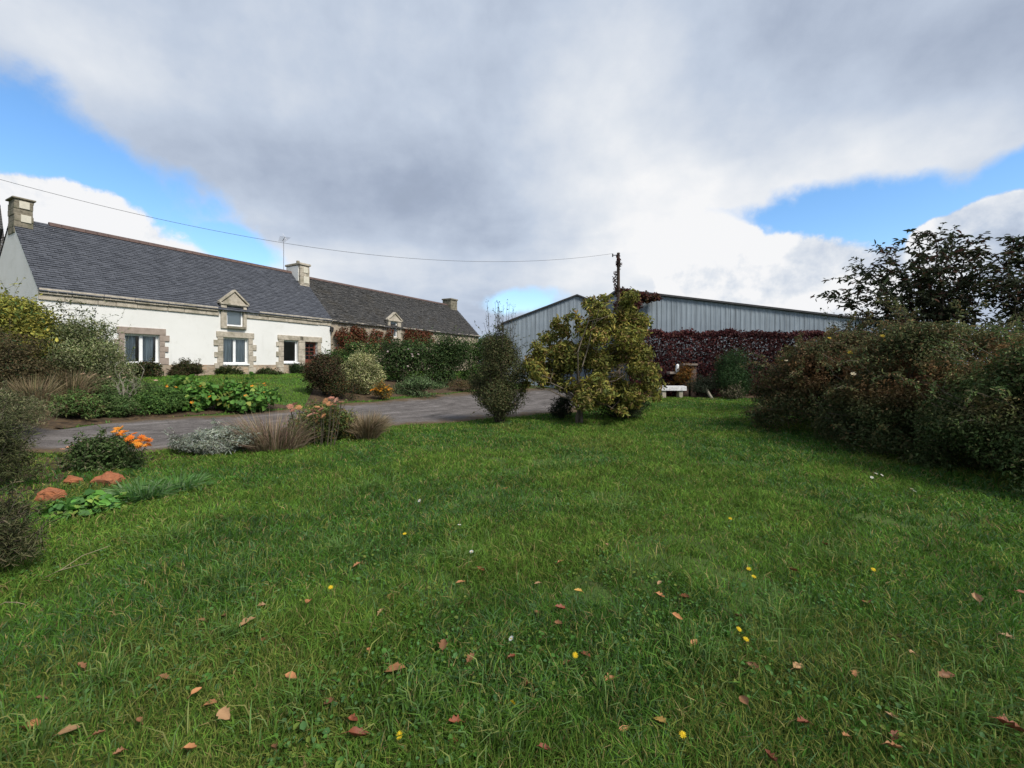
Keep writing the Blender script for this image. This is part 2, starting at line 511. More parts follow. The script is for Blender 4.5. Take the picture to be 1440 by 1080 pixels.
def shrub(name, label, cat, box, n, size, aspect, palette, seed, shape='dome', nc=22, cr=0.42, depth=1.0, stems=7, stem_r=0.018,
          z0=0.0, up=0.4, droop=0.25, Y=None, group=None, tint=None, core=0.45, stem_mat='dark_twig', clump_jit=0.3, rand=0.8, jit=0.28, sprays=None):
    """a bush standing where photo box (x0, x1, top, base) shows it"""
    rng = np.random.default_rng(seed); rnd = random.Random(seed)
    x0, x1, yt, yb = box
    pxc = (x0 + x1) / 2
    g = gp(pxc, yb)
    Yb = g[1] if Y is None else Y
    Yc = Yb + 0.35 * depth * (x1 - x0) * Yb / FPX if Y is None else Y
    W = (x1 - x0) / FPX * Yc
    X = (pxc - CX) / FPX * Yc
    z = float(gz(X, Yc))
    H = EYE + (HY - yt) / FPX * Yc - z
    o = thing(name, label, cat, (X, Yc, z - 0.02), 0, group)
    bl = clumps(W, H, W * depth, nc, cr, rng, shape, z0 * H)
    mb = MB()
    for b in rnd.sample(bl, min(stems, len(bl))):
        a = rnd.uniform(0, 2 * PI)
        mb.limb((0.06 * W * math.cos(a), 0.06 * W * math.sin(a), 0), (b[0], b[1], b[2]), stem_r, stem_r * 0.3, 5, 0.07, rng=rnd)
    lp, lt, ex = [], [], None; linked = set()
    for i in range(46 if sprays is None else sprays):
        b = bl[rnd.randrange(len(bl))]
        D = rng.normal(size=3); D[2] = abs(D[2]) * 0.8 + 0.1; D /= np.linalg.norm(D)
        p0 = np.array(b[:3]) + D * np.array(b[3:6]) * 0.6
        v = D * 0.7 + rng.normal(size=3) * 0.35 + np.array((0, 0, 0.35)); v /= np.linalg.norm(v)
        ln = rnd.uniform(0.12, 0.34) * min(W, H) + np.array(b[3:6]).mean() * 0.4
        if b not in linked:
            linked.add(b); mb.limb((0.03 * W * rnd.uniform(-1, 1), 0.03 * W * rnd.uniform(-1, 1), 0), b[:3], stem_r * 0.6, 0.005, 4, 0.06, rng=rnd, sides=4)
        mb.limb(b[:3], p0, 0.005, 0.0045, 1, 0, rng=rnd, sides=3)
        pts = mb.limb(p0, p0 + v * ln, 0.0045, 0.002, 5, 0.06, 0.04, rng=rnd, sides=3)
        for q in pts[1:]:
            for _ in range(max(2, int(0.06 / size * 3))):
                lp.append(q + rng.normal(0, size * 0.25, 3)); lt.append(v + rng.normal(0, 0.7, 3))
    if lp:
        lp, lt = np.array(lp), np.array(lt); k = len(lp)
        Nn = rng.normal(size=(k, 3)) * 0.7 + np.array((0, 0, 0.8)); Nn /= np.linalg.norm(Nn, axis=1, keepdims=True)
        V, F = leaf_mesh(lp, Nn, size, aspect, rng, droop, lt)
        ex = (V, F, np.repeat(np.clip(pick_colors(k, palette, rng, jit), 0, 1), 6, 0))
    blob_leaves('foliage', bl, n, size, aspect, palette, rng, o, zmin=0.01, up=up, droop=droop, tint=tint, core=core, clump_jit=clump_jit, rand=rand, jit=jit, extra=ex)
    mb.build('stem', M[stem_mat], o)
    o['_w'] = W; o['_h'] = H
    return o, W, H, bl, rng, rnd


def strip_blades(base, tip, width, bend, rng, cols, droop=0.0):
    """thin curved blades from base to tip points (n,3): 5 vertices each, three triangles"""
    n = len(base)
    d = tip - base
    side = np.cross(d, rng.normal(size=(n, 3))); side /= np.linalg.norm(side, axis=1, keepdims=True) + 1e-9
    w = np.asarray(width).reshape(-1, 1) * np.ones((n, 1))
    mid = base + d * 0.55 + bend
    V = np.stack([base - side * w * 0.5, base + side * w * 0.5, mid - side * w * 0.45, mid + side * w * 0.45, tip], 1).reshape(-1, 3)
    i = np.arange(n)[:, None] * 5
    F = np.concatenate([i + np.array([[0, 1, 3]]), i + np.array([[0, 3, 2]]), i + np.array([[2, 3, 4]])])
    return V, F, np.repeat(np.clip(cols, 0, 1), 5, 0)


def tuft(name, label, cat, box, n, width, palette, seed, spread=0.6, Y=None, group=None, part='blades', mat='grass', droop=0.3, base_frac=0.25, root=None, hmin=0.5):
    rng = np.random.default_rng(seed)
    x0, x1, yt, yb = box
    pxc = (x0 + x1) / 2
    g = gp(pxc, yb); Yc = (g[1] + 0.15 * (x1 - x0) * g[1] / FPX) if Y is None else Y
    W = (x1 - x0) / FPX * Yc; X = (pxc - CX) / FPX * Yc; z = float(gz(X, Yc))
    H = EYE + (HY - yt) / FPX * Yc - z
    o = root or thing(name, label, cat, (X, Yc, z - 0.01), 0, group)
    a = rng.uniform(0, 2 * PI, n); r = np.sqrt(rng.random(n))
    bx = np.stack([r * np.cos(a) * W / 2 * base_frac, r * np.sin(a) * W / 2 * base_frac * 0.8, np.zeros(n)], 1)
    out = rng.uniform(0.1, 1, n) ** 0.8
    h = H * rng.uniform(hmin, 1.0, n) * (1 - droop * out)
    tp = np.stack([np.cos(a) * W / 2 * out * spread + bx[:, 0], np.sin(a) * W / 2 * out * spread + bx[:, 1], h], 1)
    bend = np.stack([-np.cos(a) * W * 0.08 * out, -np.sin(a) * W * 0.08 * out, h * droop * 0.5 * out], 1)
    V, F, C = strip_blades(bx, tp, width * rng.uniform(0.6, 1.4, n), bend, rng, pick_colors(n, palette, rng))
    np_obj(part, V, F, C, M[mat], o)
    return o, W, H, tp, rng


def flower_head(parent, p, r, col, rng, name='flower_head', petals=10, eye=None, cup=0.25, layers=1):
    p = np.array(p, float); V = []; F = []; C = []
    tilt = rng.normal(size=3) * 0.35 + np.array([0, -0.3, 1.0]); tilt /= np.linalg.norm(tilt)
    a = np.cross(tilt, (1, 0.2, 0)); a /= np.linalg.norm(a); b = np.cross(tilt, a)
    mb = MB()
    for l in range(layers):
        rr = r * (1 - 0.3 * l)
        for i in range(petals):
            t = 2 * PI * (i + 0.5 * l) / petals + rng.uniform(-0.1, 0.1)
            u = a * math.cos(t) + b * math.sin(t); s = np.cross(tilt, u)
            w = rr * 2.6 / petals
            c = tuple(np.clip(np.array(col) * rng.uniform(0.75, 1.2), 0, 1))
            q = p + tilt * r * 0.12 * l
            mb.add([q, q + u * rr * 0.6 + s * w * 0.6 + tilt * rr * cup * 0.7, q + u * rr + tilt * rr * cup * (1 + l), q + u * rr * 0.6 - s * w * 0.6 + tilt * rr * cup * 0.7],
                   [(0, 1, 2, 3)], c)
    if eye is not None:
        k = 6
        ring = [p + tilt * r * 0.1 + (a * math.cos(2 * PI * i / k) + b * math.sin(2 * PI * i / k)) * r * 0.28 for i in range(k)]
        mb.add(ring + [p + tilt * r * 0.28], [(i, (i + 1) % k, k) for i in range(k)], eye)
    return mb.build(name, M['petal'], parent)


# ================================================================== GROUND, DRIVE, BEDS
def axis(lo, hi, fine0, fine1, d):
    a = list(np.arange(fine0, fine1 + 1e-6, d)); s = d; x = fine1
    while x < hi: s *= 1.25; x += s; a.append(x)
    s = d; x = fine0
    while x > lo: s *= 1.25; x -= s; a.insert(0, x)
    return np.array(a)


ax_, ay_ = axis(-600, 600, -24, 24, 0.3), axis(-600, 700, -6, 44, 0.3)
gx, gy = np.meshgrid(ax_, ay_)
GV = np.stack([gx, gy, gz(gx, gy)], -1).reshape(-1, 3)
nx, ny = len(ax_), len(ay_)
ii = (np.arange(ny - 1)[:, None] * nx + np.arange(nx - 1)[None, :]).ravel()
GF = np.stack([ii, ii + 1, ii + nx + 1, ii + nx], 1)
tag(np_obj('ground', GV, GF, np.full((len(GV), 3), 0.1), M['turf']), kind='structure')


def resample(pts, n):
    pts = np.array(pts, float); d = np.r_[0, np.cumsum(np.linalg.norm(np.diff(pts, axis=0), axis=1))]
    t = np.linspace(0, d[-1], n)
    return np.stack([np.interp(t, d, pts[:, i]) for i in range(pts.shape[1])], 1)


def sheet(name, front, far, lift, mat, n=60, m=10, wob=0.0, seed=3):
    A, B = resample(front, n), resample(far, n)
    rs = np.random.default_rng(seed)
    if wob:
        for E in (A, B):
            t = np.arange(n) * 0.45
            E[:, 1] += wob * (vnoise(t, t * 0 + seed, seed) - 0.5) * 2
            E[:, 0] += wob * (vnoise(t + 9, t * 0 + seed, seed) - 0.5)
    V = []
    for j in range(m + 1):
        P = A + (B - A) * j / m
        V.append(np.stack([P[:, 0], P[:, 1], gz(P[:, 0], P[:, 1]) + lift], 1))
    V = np.concatenate(V)
    i0 = (np.arange(m)[:, None] * n + np.arange(n - 1)[None, :]).ravel()
    F = np.stack([i0, i0 + 1, i0 + n + 1, i0 + n], 1)
    C = np.stack([np.tile(np.linspace(0, 12, n), m + 1), np.repeat(np.arange(m + 1) / m, n), np.zeros(n * (m + 1))], 1)
    tag(np_obj(name, V, F, C, mat), kind='structure')
    return [tuple(p) for p in A] + [tuple(p) for p in B[::-1]]


drive_front = [(-24, 5.5), (-14, 6.6)] + [tuple(gp(a, b)[:2]) for a, b in ((40, 640), (130, 640), (230, 634), (330, 622), (430, 612), (540, 602), (620, 595), (680, 590), (740, 586))] + [(2.0, 14.6), (3.4, 17.0), (4.6, 22.0)]
drive_far = [(-24, 11.5), (-15, 11.2)] + [tuple(gp(a, b)[:2]) for a, b in ((80, 606), (150, 597), (250, 588), (350, 581), (440, 574), (540, 564), (600, 557), (640, 553), (690, 551))] + [(-0.5, 24.0), (2, 26.8), (4.6, 26.8)]
drive_poly = sheet('driveway', drive_front, drive_far, 0.015, M['road'], 90, 14, 0.22)
bed_far = [tuple(gp(a, b)[:2]) for a, b in ((30, 612), (80, 604), (150, 595), (250, 586), (350, 579), (420, 573))]
bed_back = [tuple(gp(a, b)[:2]) for a, b in ((30, 556), (80, 552), (150, 548), (250, 546), (310, 550), (360, 566))]
bed_poly = sheet('flower_bed_soil', bed_far, bed_back, 0.010, M['soil'], 50, 8, 0.15, 5)
bed2_poly = sheet('hedge_bed_soil', [tuple(gp(a, b)[:2]) for a, b in ((425, 572), (480, 567), (540, 561), (600, 555), (660, 549), (700, 548))],
                  [tuple(gp(a, b)[:2]) for a, b in ((440, 542), (480, 537), (540, 535), (600, 533), (650, 533), (700, 534))], 0.010, M['soil'], 40, 6, 0.15, 6)
bed3_poly = sheet('border_soil', [tuple(gp(a, b)[:2]) for a, b in ((-120, 740), (40, 704), (120, 672), (220, 650), (330, 636), (430, 624), (545, 610))],
                  [tuple(gp(a, b)[:2]) for a, b in ((-160, 668), (40, 643), (130, 643), (230, 637), (330, 625), (430, 615), (540, 605))], 0.011, M['soil'], 50, 6, 0.1, 8)
bed4_poly = sheet('hedge_foot_soil', [(6.4, 21.4), (10.5, 21.2), (15, 20.6)], [(6.4, 23.4), (10.5, 23.4), (15, 23.4)], 0.010, M['soil'], 30, 6, 0.2, 9)


# ------------------------------------------------------------------ grass
def grass_patch(name, X, Y, keep, width, hgt, seed, palette, lean=0.5):
    rng = np.random.default_rng(seed)
    X, Y = X[keep], Y[keep]; width = width[keep]; hgt = hgt[keep]; n = len(X)
    big = vnoise(X * 0.8, Y * 0.8, 1); mid = vnoise(X * 2.3 + 7, Y * 2.3, 2); fine = vnoise(X * 7, Y * 7, 3)
    h = hgt * (0.55 + 0.75 * mid + 0.35 * fine) * rng.uniform(0.55, 1.35, n)
    cl = vnoise(X * 3.5, Y * 3.5, 8) * 2 * PI * 2 + rng.normal(0, 1.9, n)
    ln = h * lean * rng.uniform(0.2, 1.7, n)
    base = np.stack([X, Y, gz(X, Y) - 0.005], 1)
    tip = base + np.stack([np.cos(cl) * ln, np.sin(cl) * ln, h], 1)
    bend = np.stack([-np.cos(cl) * ln * 0.22, -np.sin(cl) * ln * 0.22, h * 0.12], 1)
    big = sstep(0.25, 0.75, big)
    pal = np.array(palette)
    c = pal[0] * (1 - big[:, None]) + pal[1] * big[:, None]
    sel = rng.random(n)
    ye = (sel < 0.15 * (mid + 0.3)); c[ye] = pal[2]
    bl = (sel > 1 - 0.4 * fine * (1 - big)); c[bl] = pal[3]
    dr = (sel > 0.60) & (sel < 0.60 + 0.07); c[dr] = pal[4]
    med = vnoise(X * 4.5 + 3, Y * 4.5 + 9, 17)
    c = c * (0.60 + 0.75 * rng.random((n, 1))) * (0.70 + 0.56 * med[:, None])
    worn = (vnoise(X * 0.55 + 11, Y * 0.55 + 4, 23) > 0.74) & (rng.random(n) < 0.45); c[worn] = np.array((0.19, 0.22, 0.05)) * (0.6 + 0.6 * rng.random((worn.sum(), 1)))
    V, F, C = strip_blades(base, tip, width, bend, rng, c)
    return np_obj(name, V, F, C, M['grass'])


GP = [(0.068, 0.165, 0.022), (0.120, 0.222, 0.032), (0.21, 0.245, 0.050), (0.092, 0.175, 0.066), (0.30, 0.235, 0.10)]
ng = 700000
r_ = 1.15 + (np.random.default_rng(5).random(ng)) ** 1.75 * 24.5
th = RNG.uniform(-R(62), R(62), ng)
X, Y = r_ * np.sin(th), r_ * np.cos(th)
excl = inpoly(X, Y, drive_poly) | inpoly(X, Y, bed_poly) | inpoly(X, Y, bed2_poly) | inpoly(X, Y, bed4_poly)
excl |= inpoly(X, Y, bed3_poly) & (RNG.random(ng) < 0.25)
beyond = qof(X, Y) > 12.2
front_edge = [(-24, 5.5)] + [p for p in drive_front[1:]]
thin = (vnoise(X * 1.3 + 5, Y * 1.3, 29) > 0.72) & (vnoise(X * 4, Y * 4, 30) > 0.45) & (RNG.random(ng) < 0.7)
excl |= thin
near_side = inpoly(X, Y, [(-30, -3), (-30, 5.4)] + drive_front + [(12, 22.5), (30, 22.5), (30, -3)])
keep = near_side & ~excl & (Y < 22.3)
wd = 0.0046 * np.maximum(1.0, r_ / 3.0) ** 0.9
tag(grass_patch('lawn_grass', X, Y, keep, wd, 0.056 + 0.0 * r_, 21, GP, 0.75), 'unmown green lawn grass with clumps and dry blades across the foreground', 'grass', kind='stuff')

n2 = 130000
a2 = RNG.uniform(0, 1, n2); X2 = RNG.uniform(-16, 0, n2); Y2 = RNG.uniform(8, 32, n2)
q2 = qof(X2, Y2); far_side = ~inpoly(X2, Y2, [(-30, -3), (-30, 5.4)] + drive_far + [(12, 22.5), (30, 22.5), (30, -3)])
k2 = far_side & (q2 < 20.45) & ~inpoly(X2, Y2, bed_poly) & ~inpoly(X2, Y2, bed2_poly) & ~inpoly(X2, Y2, drive_poly)
GP2 = [(0.11, 0.235, 0.03), (0.145, 0.27, 0.04), (0.18, 0.26, 0.045), (0.095, 0.21, 0.05), (0.18, 0.24, 0.06)]
tag(grass_patch('house_lawn_grass', X2, Y2, k2, np.full(n2, 0.019), np.full(n2, 0.05), 22, GP2), 'short bright green lawn grass before the white farmhouse', 'grass', kind='stuff')

# clover and broad weeds low in the turf
nc_ = 42000
rc = 1.2 + RNG.random(nc_) ** 1.3 * 9; tc = RNG.uniform(-R(60), R(60), nc_)
xc, yc = rc * np.sin(tc), rc * np.cos(tc)
kc = (vnoise(xc * 1.7, yc * 1.7, 31) > 0.53) & (RNG.random(nc_) < 0.75) & inpoly(xc, yc, [(-30, -3), (-30, 5.4)] + drive_front + [(12, 22.5), (30, 22.5), (30, -3)]) & ~inpoly(xc, yc, bed3_poly)
xc, yc = xc[kc], yc[kc]; nk = len(xc)
Pc = np.stack([xc, yc, gz(xc, yc) + RNG.uniform(0.02, 0.065, nk)], 1)
Nc = RNG.normal(size=(nk, 3)) * 0.35 + np.array([0, -0.1, 1.0]); Nc /= np.linalg.norm(Nc, axis=1, keepdims=True)
Vc, Fc = leaf_mesh(Pc, Nc, 0.022, 0.85, RNG, 0.1)
Cc = pick_colors(nk, [(3, (0.065, 0.155, 0.028)), (2, (0.075, 0.155, 0.05)), (1, (0.14, 0.18, 0.035))], RNG)
tag(np_obj('clover', Vc, Fc, np.repeat(Cc, 6, 0), M['leaf']), 'patches of small round clover leaves low in the lawn', 'clover', kind='stuff')

# long grass tussocks
TUFT_PX = [(590, 720, 1005), (330, 745, 900), (470, 770, 780), (1290, 830, 1000), (1340, 880, 1010), (300, 700, 820), (240, 690, 760), (700, 830, 1050), (840, 900, 990), (1100, 760, 880),
           (420, 760, 1000), (980, 760, 930), (150, 800, 960), (640, 640, 790), (880, 620, 720), (780, 640, 660), (520, 640, 690), (1180, 700, 790), (60, 800, 1050), (1400, 800, 960)]
nt_ = 7000
sel = RNG.integers(0, len(TUFT_PX), nt_)
cen = np.array([gp(a, c)[:2] for a, b, c in TUFT_PX])[sel]
sp = 0.27
ang = RNG.uniform(0, 2 * PI, nt_); rad = np.abs(RNG.normal(0, sp, nt_))
bx, by = cen[:, 0] + np.cos(ang) * rad, cen[:, 1] + np.sin(ang) * rad
base = np.stack([bx, by, gz(bx, by)], 1)
h = RNG.uniform(0.06, 0.16, nt_); ln = h * RNG.uniform(0.2, 1.1, nt_)
d2 = ang + RNG.normal(0, 1.3, nt_)
tip = base + np.stack([np.cos(d2) * ln, np.sin(d2) * ln, h * (1 - 0.25 * ln / h)], 1)
bend = np.stack([-np.cos(d2) * ln * 0.25, -np.sin(d2) * ln * 0.25, h * 0.22], 1)
ct = pick_colors(nt_, [(3, (0.095, 0.185, 0.030)), (2, (0.13, 0.22, 0.065)), (1, (0.23, 0.26, 0.08))], RNG)
dist = np.hypot(bx, by)
Vt, Ft, Ct = strip_blades(base, tip, 0.0055 * np.maximum(1, dist / 4), bend, RNG, ct)
tag(np_obj('tussock_grass', Vt, Ft, Ct, M['grass']), 'longer arching grass tussocks scattered over the lawn', 'grass', kind='stuff')


# ================================================================== FARMHOUSE
EAVE, RIDGE, HALF = 3.05, 5.77, 2.65


def wp(px, py):
    """photo pixel -> (along the facade, height) on the front wall of the row"""
    k = (px - CX) / FPX
    s = (k * CYW - CXW) / (UX - k * UY)
    return s, EYE + (HY - py) / FPX * (CYW + s * UY) - HOUSE_Z


def slate_roof(mb, s0, s1, eave, ridge, rows, wid, rnd, lift=0.018, jit=0.0):
    (d0, z0), (d1, z1) = eave, ridge
    ln = math.hypot(d1 - d0, z1 - z0); nd, nz = -(z1 - z0) / ln, (d1 - d0) / ln
    if nz < 0: nd, nz = -nd, -nz
    for i in range(rows):
        t0, t1 = i / rows, min(1.0, (i + 1.15) / rows)
        off = (i % 2) * wid * 0.5
        s = s0 - off
        while s < s1 - 1e-6:
            a, b = max(s0, s + 0.004), min(s1, s + wid - 0.004)
            s += wid
            if b - a < 0.02: continue
            l = lift * rnd.uniform(0.75, 1.35); j = rnd.uniform(-jit, jit)
            c = rnd.random(); c = (c, c, c)
            y0, zz0 = d0 + (d1 - d0) * (t0 + j / ln), z0 + (z1 - z0) * (t0 + j / ln)
            y1, zz1 = d0 + (d1 - d0) * t1, z0 + (z1 - z0) * t1
            mb.add([(a, y0 + nd * l, zz0 + nz * l), (b, y0 + nd * l * rnd.uniform(0.9, 1.1), zz0 + nz * l), (b, y1 + nd * .003, zz1 + nz * .003), (a, y1 + nd * .003, zz1 + nz * .003),
                    (a, y0 - nd * .004, zz0 - nz * .004), (b, y0 - nd * .004, zz0 - nz * .004)],
                   [(0, 1, 2, 3), (4, 5, 1, 0)], c)


def wall_with_openings(mb, s0, s1, z0, z1, ops, reveal=0.24):
    S = sorted({s0, s1, *[v for o in ops for v in o[:2]]}); Z = sorted({z0, z1, *[v for o in ops for v in o[2:4]]})
    for a, b in zip(S, S[1:]):
        for c, d in zip(Z, Z[1:]):
            m, n = (a + b) / 2, (c + d) / 2
            if any(o[0] < m < o[1] and o[2] < n < o[3] for o in ops): continue
            mb.add([(a, 0, c), (b, 0, c), (b, 0, d), (a, 0, d)], [(0, 1, 2, 3)])
    for o in ops:
        a, b, c, d = o[:4]
        mb.add([(a, 0, c), (a, reveal, c), (a, reveal, d), (a, 0, d)], [(0, 1, 2, 3)])
        mb.add([(b, 0, c), (b, 0, d), (b, reveal, d), (b, reveal, c)], [(0, 1, 2, 3)])
        mb.add([(a, 0, d), (a, reveal, d), (b, reveal, d), (b, 0, d)], [(0, 1, 2, 3)])
        mb.add([(a, 0, c), (b, 0, c), (b, reveal, c), (a, reveal, c)], [(0, 1, 2, 3)])


def shell(mb, s0, s1, zb, eave, ridge, half, gables=(True, True)):
    w = 2 * half
    mb.add([(s0, w, zb), (s0, w, eave), (s1, w, eave), (s1, w, zb)], [(0, 1, 2, 3)])
    for s, g in ((s0, gables[0]), (s1, gables[1])):
        if g: mb.add([(s, 0, zb), (s, 0, eave), (s, half, ridge), (s, w, eave), (s, w, zb)], [(0, 1, 2, 3, 4)])


def window(parent, op, mullion=True, curtain=True, fw=0.07, sill=True, depth=0.12, curtain_gap=None):
    a, b, c, d = op
    f = MB(); y0, y1 = depth, depth + 0.06
    f.box(a, b, y0, y1, c, c + fw); f.box(a, b, y0, y1, d - fw, d)
    f.box(a, a + fw, y0, y1, c + fw, d - fw); f.box(b - fw, b, y0, y1, c + fw, d - fw)
    if mullion: f.box((a + b) / 2 - 0.055, (a + b) / 2 + 0.055, y0 - 0.006, y1 - 0.006, c + fw, d - fw)
    w = f.build('window', M['white_paint'], parent, bevel=0.006)
    g = MB(); g.add([(a + fw, y0 + 0.03, c + fw), (b - fw, y0 + 0.03, c + fw), (b - fw, y0 + 0.03, d - fw), (a + fw, y0 + 0.03, d - fw)], [(0, 1, 2, 3)])
    g.build('pane', M['glass'], w)
    if curtain:
        n = 60
        for lo, hi in (curtain_gap or ((a + 0.05, b - 0.05),)):
            k = MB(); P = []
            for i in range(n + 1):
                t = i / n
                y = y1 + 0.05 + 0.025 * math.sin(t * (hi - lo) * 42) + 0.01 * math.sin(t * 17)
                P += [(lo + (hi - lo) * t, y, c + 0.03), (lo + (hi - lo) * t, y, d - 0.03)]
            k.add(P, [(2 * i, 2 * i + 2, 2 * i + 3, 2 * i + 1) for i in range(n)])
            k.build('curtain', M['curtain'], w, smooth=True)
    if sill:
        s = MB(); s.box(a - 0.03, b + 0.03, -0.085, depth, c - 0.07, c - 0.003)
        s.build('sill', M['white_paint'], w, bevel=0.01)
    return w


def surround(parent, op, lintel_h, quoin_w, zfoot, mat='granite', lintel_mat=None, sides=(True, True), teeth=True):
    a, b, c, d = op
    rnd = random.Random(int(a * 100))
    for sd, on in zip((-1, 1), sides):
        if not on: continue
        s = MB(); z = zfoot; i = 0
        while z < d - 0.05:
            hh = min(rnd.uniform(0.2, 0.3), d - z)
            if d - (z + hh) < 0.1: hh = d - z
            w = quoin_w + (0.15 if (i + (sd > 0)) % 2 and teeth else 0.0) + rnd.uniform(-0.02, 0.02)
            x0, x1 = (a - w, a - 0.002) if sd < 0 else (b + 0.002, b + w)
            s.box(x0, x1, -0.045 - rnd.uniform(0, 0.012), 0.10, z + 0.004, z + hh - 0.004)
            z += hh; i += 1
        s.build('stone_jamb', M[mat], parent, bevel=0.012)
    l = MB(); l.box(a - quoin_w - 0.06, b + quoin_w + 0.04, -0.055, 0.11, d + 0.002, d + lintel_h)
    l.build('lintel', M[lintel_mat or mat], parent, bevel=0.014)


def chimney(parent, s0, s1, d0, d1, z0, z1, pale=(), cap=0.12, mat='granite_dark', pots=0):
    c = MB(); rnd = random.Random(int(s0 * 77 + 5))
    z = z0; i = 0
    while z < z1 - 0.02:
        h = min(0.22, z1 - z)
        off = rnd.uniform(-0.012, 0.012)
        c.box(s0 + off, s1 + off, d0 + rnd.uniform(-.012, .012), d1, z, z + h - 0.004); z += h
    o = c.build('chimney', M[mat], parent, bevel=0.015)
    k = MB(); k.box(s0 - 0.06, s1 + 0.06, d0 - 0.06, d1 + 0.06, z1, z1 + cap)
    k.build('cap', M[mat], o, bevel=0.02)
    for (a, b, e, f) in pale:
        p = MB(); p.box(a, b, d0 - 0.03, d0 + 0.05, e, f); p.build('pale_block', M['pale_block'], o, bevel=0.01)
    for i in range(pots):
        x = s0 + (s1 - s0) * (i + 0.5) / pots
        p = MB(); p.tube([(x, (d0 + d1) / 2, z1 + cap), (x, (d0 + d1) / 2, z1 + cap + 0.22)], [0.11, 0.09], 10); p.build('chimney_pot', M['granite_dark'], o)
    return o


LEN = 11.45
house = thing('farmhouse', 'long white rendered farmhouse with clean slate roof and granite trim', 'house', (CXW, CYW, HOUSE_Z), HOUSE_ROT)


def opening(x0, x1, y0, y1):
    xm, ym = (x0 + x1) / 2, (y0 + y1) / 2
    s0, s1 = wp(x0, ym)[0], wp(x1, ym)[0]
    return (s0, s1, wp(xm, y1)[1], wp(xm, y0)[1])


W1 = opening(175, 224, 470, 511); W2 = opening(313.5, 349, 475, 511.5); W3 = opening(398.5, 419, 478.5, 509.5)
DR = opening(428.5, 446, 481, 520); DR = (DR[0], DR[1], 0.05, DR[3])
DW = opening(318, 341.5, 431, 459)
wall = MB()
dlo, dhi = wp(310, 450)[0], wp(346, 450)[0]
wall_with_openings(wall, 0, LEN, -0.3, EAVE - 0.02, [W1, W2, W3, DR, (dlo, dhi, DW[2] - 0.12, EAVE - 0.02)])
shell(wall, 0, LEN, -0.3, EAVE - 0.02, RIDGE - 0.05, HALF, (True, True))
wall.build('wall', M['plaster'], house)
pl = MB(); zt = 0.50
for a, b in ((0, W2[0] - 0.2), (W2[0] - 0.2, W2[1] + 0.2), (W2[1] + 0.2, DR[0] - 0.004)):
    pl.box(a, b, -0.03, 0.02, -0.3, min(zt, W2[2] - 0.075) if a == W2[0] - 0.2 else zt)
pl.box(DR[1] + 0.004, LEN, -0.03, 0.02, -0.3, zt)
pl.build('plinth', M['plinth'], house)
rnd = random.Random(3); runs = [MB(), MB()]
for (z0, z1, pr) in ((EAVE - 0.40, EAVE - 0.215, 0.05), (EAVE - 0.21, EAVE - 0.02, 0.12)):
    s = 0.0
    while s < LEN - 0.01:
        e = min(LEN, s + rnd.uniform(0.5, 1.1))
        if not (e > dlo and s < dhi): runs[s > dlo].box(s + 0.005, e - 0.005, -pr - rnd.uniform(0, 0.02), 0.04, z0 + rnd.uniform(0, 0.015), z1)
        s = e
for co in runs: co.build('cornice', M['granite'], house, bevel=0.015)
rf = MB(); rnd = random.Random(9)
OV = 0.16; sl = (RIDGE - EAVE) / HALF
slate_roof(rf, -0.02, LEN + 0.05, (-OV, EAVE - OV * sl + 0.03), (HALF, RIDGE + 0.03), 34, 0.23, rnd, 0.028)
slate_roof(rf, -0.02, LEN + 0.05, (2 * HALF + OV, EAVE - OV * sl + 0.03), (HALF, RIDGE + 0.03), 34, 0.23, rnd, 0.028)
rt = rf.build('roof', M['slate'], house)
rg = MB(); s = 0.95
while s < LEN:
    rg.prism_x([(HALF - 0.13, RIDGE - 0.04), (HALF - 0.07, RIDGE + 0.07), (HALF, RIDGE + 0.115), (HALF + 0.07, RIDGE + 0.07), (HALF + 0.13, RIDGE - 0.04)], s + 0.006, min(LEN, s + 0.34)); s += 0.345
rg.build('ridge_tiles', M['ridge_tile'], rt)
# windows and door
w = window(house, W1, curtain_gap=((W1[0] + .08, (W1[0] + W1[1]) / 2 - 0.13), ((W1[0] + W1[1]) / 2 + 0.05, W1[1] - 0.12)))
surround(w, W1, 0.25, 0.17, zt, 'granite_pink', 'granite_pink')
w = window(house, W2, curtain_gap=((W2[0] + .05, (W2[0] + W2[1]) / 2 - 0.02), ((W2[0] + W2[1]) / 2 + 0.06, W2[1] - 0.05)))
surround(w, W2, 0.25, 0.22, 0.1)
w = window(house, W3, mullion=False, curtain=False)
surround(w, W3, 0.24, 0.25, 0.1, sides=(True, False))
mid = MB()   # dressed stones shared by window and door
z = 0.05; rnd = random.Random(4)
while z < W3[3] - 0.05:
    h = rnd.uniform(0.25, 0.4); mid.box(W3[1] + 0.003, DR[0] - 0.003, -0.05 - rnd.uniform(0, .01), 0.1, z + 0.005, min(z + h, W3[3]) - 0.005); z += h
mid.build('stone_pier', M['granite'], house, bevel=0.012)
dm = MB(); a, b, c, d = DR
dm.box(a, b, 0.14, 0.19, c, c + 0.75); dm.box(a, a + 0.1, 0.14, 0.19, c + 0.75, d); dm.box(b - 0.1, b, 0.14, 0.19, c + 0.75, d); dm.box(a + 0.1, b - 0.1, 0.14, 0.19, d - 0.1, d)
for k in range(1, 4):
    zz = c + 0.75 + (d - 0.1 - c - 0.75) * k / 4; dm.box(a + 0.1, b - 0.1, 0.145, 0.185, zz - 0.015, zz + 0.015)
mm = (a + b) / 2; dm.box(mm - 0.016, mm + 0.016, 0.1455, 0.1845, c + 0.75, d - 0.1)
dm.box(a + 0.08, mm - 0.04, 0.125, 0.14, c + 0.12, c + 0.62); dm.box(mm + 0.04, b - 0.08, 0.125, 0.14, c + 0.12, c + 0.62)
door = dm.build('door', M['door_wood'], house, bevel=0.006)
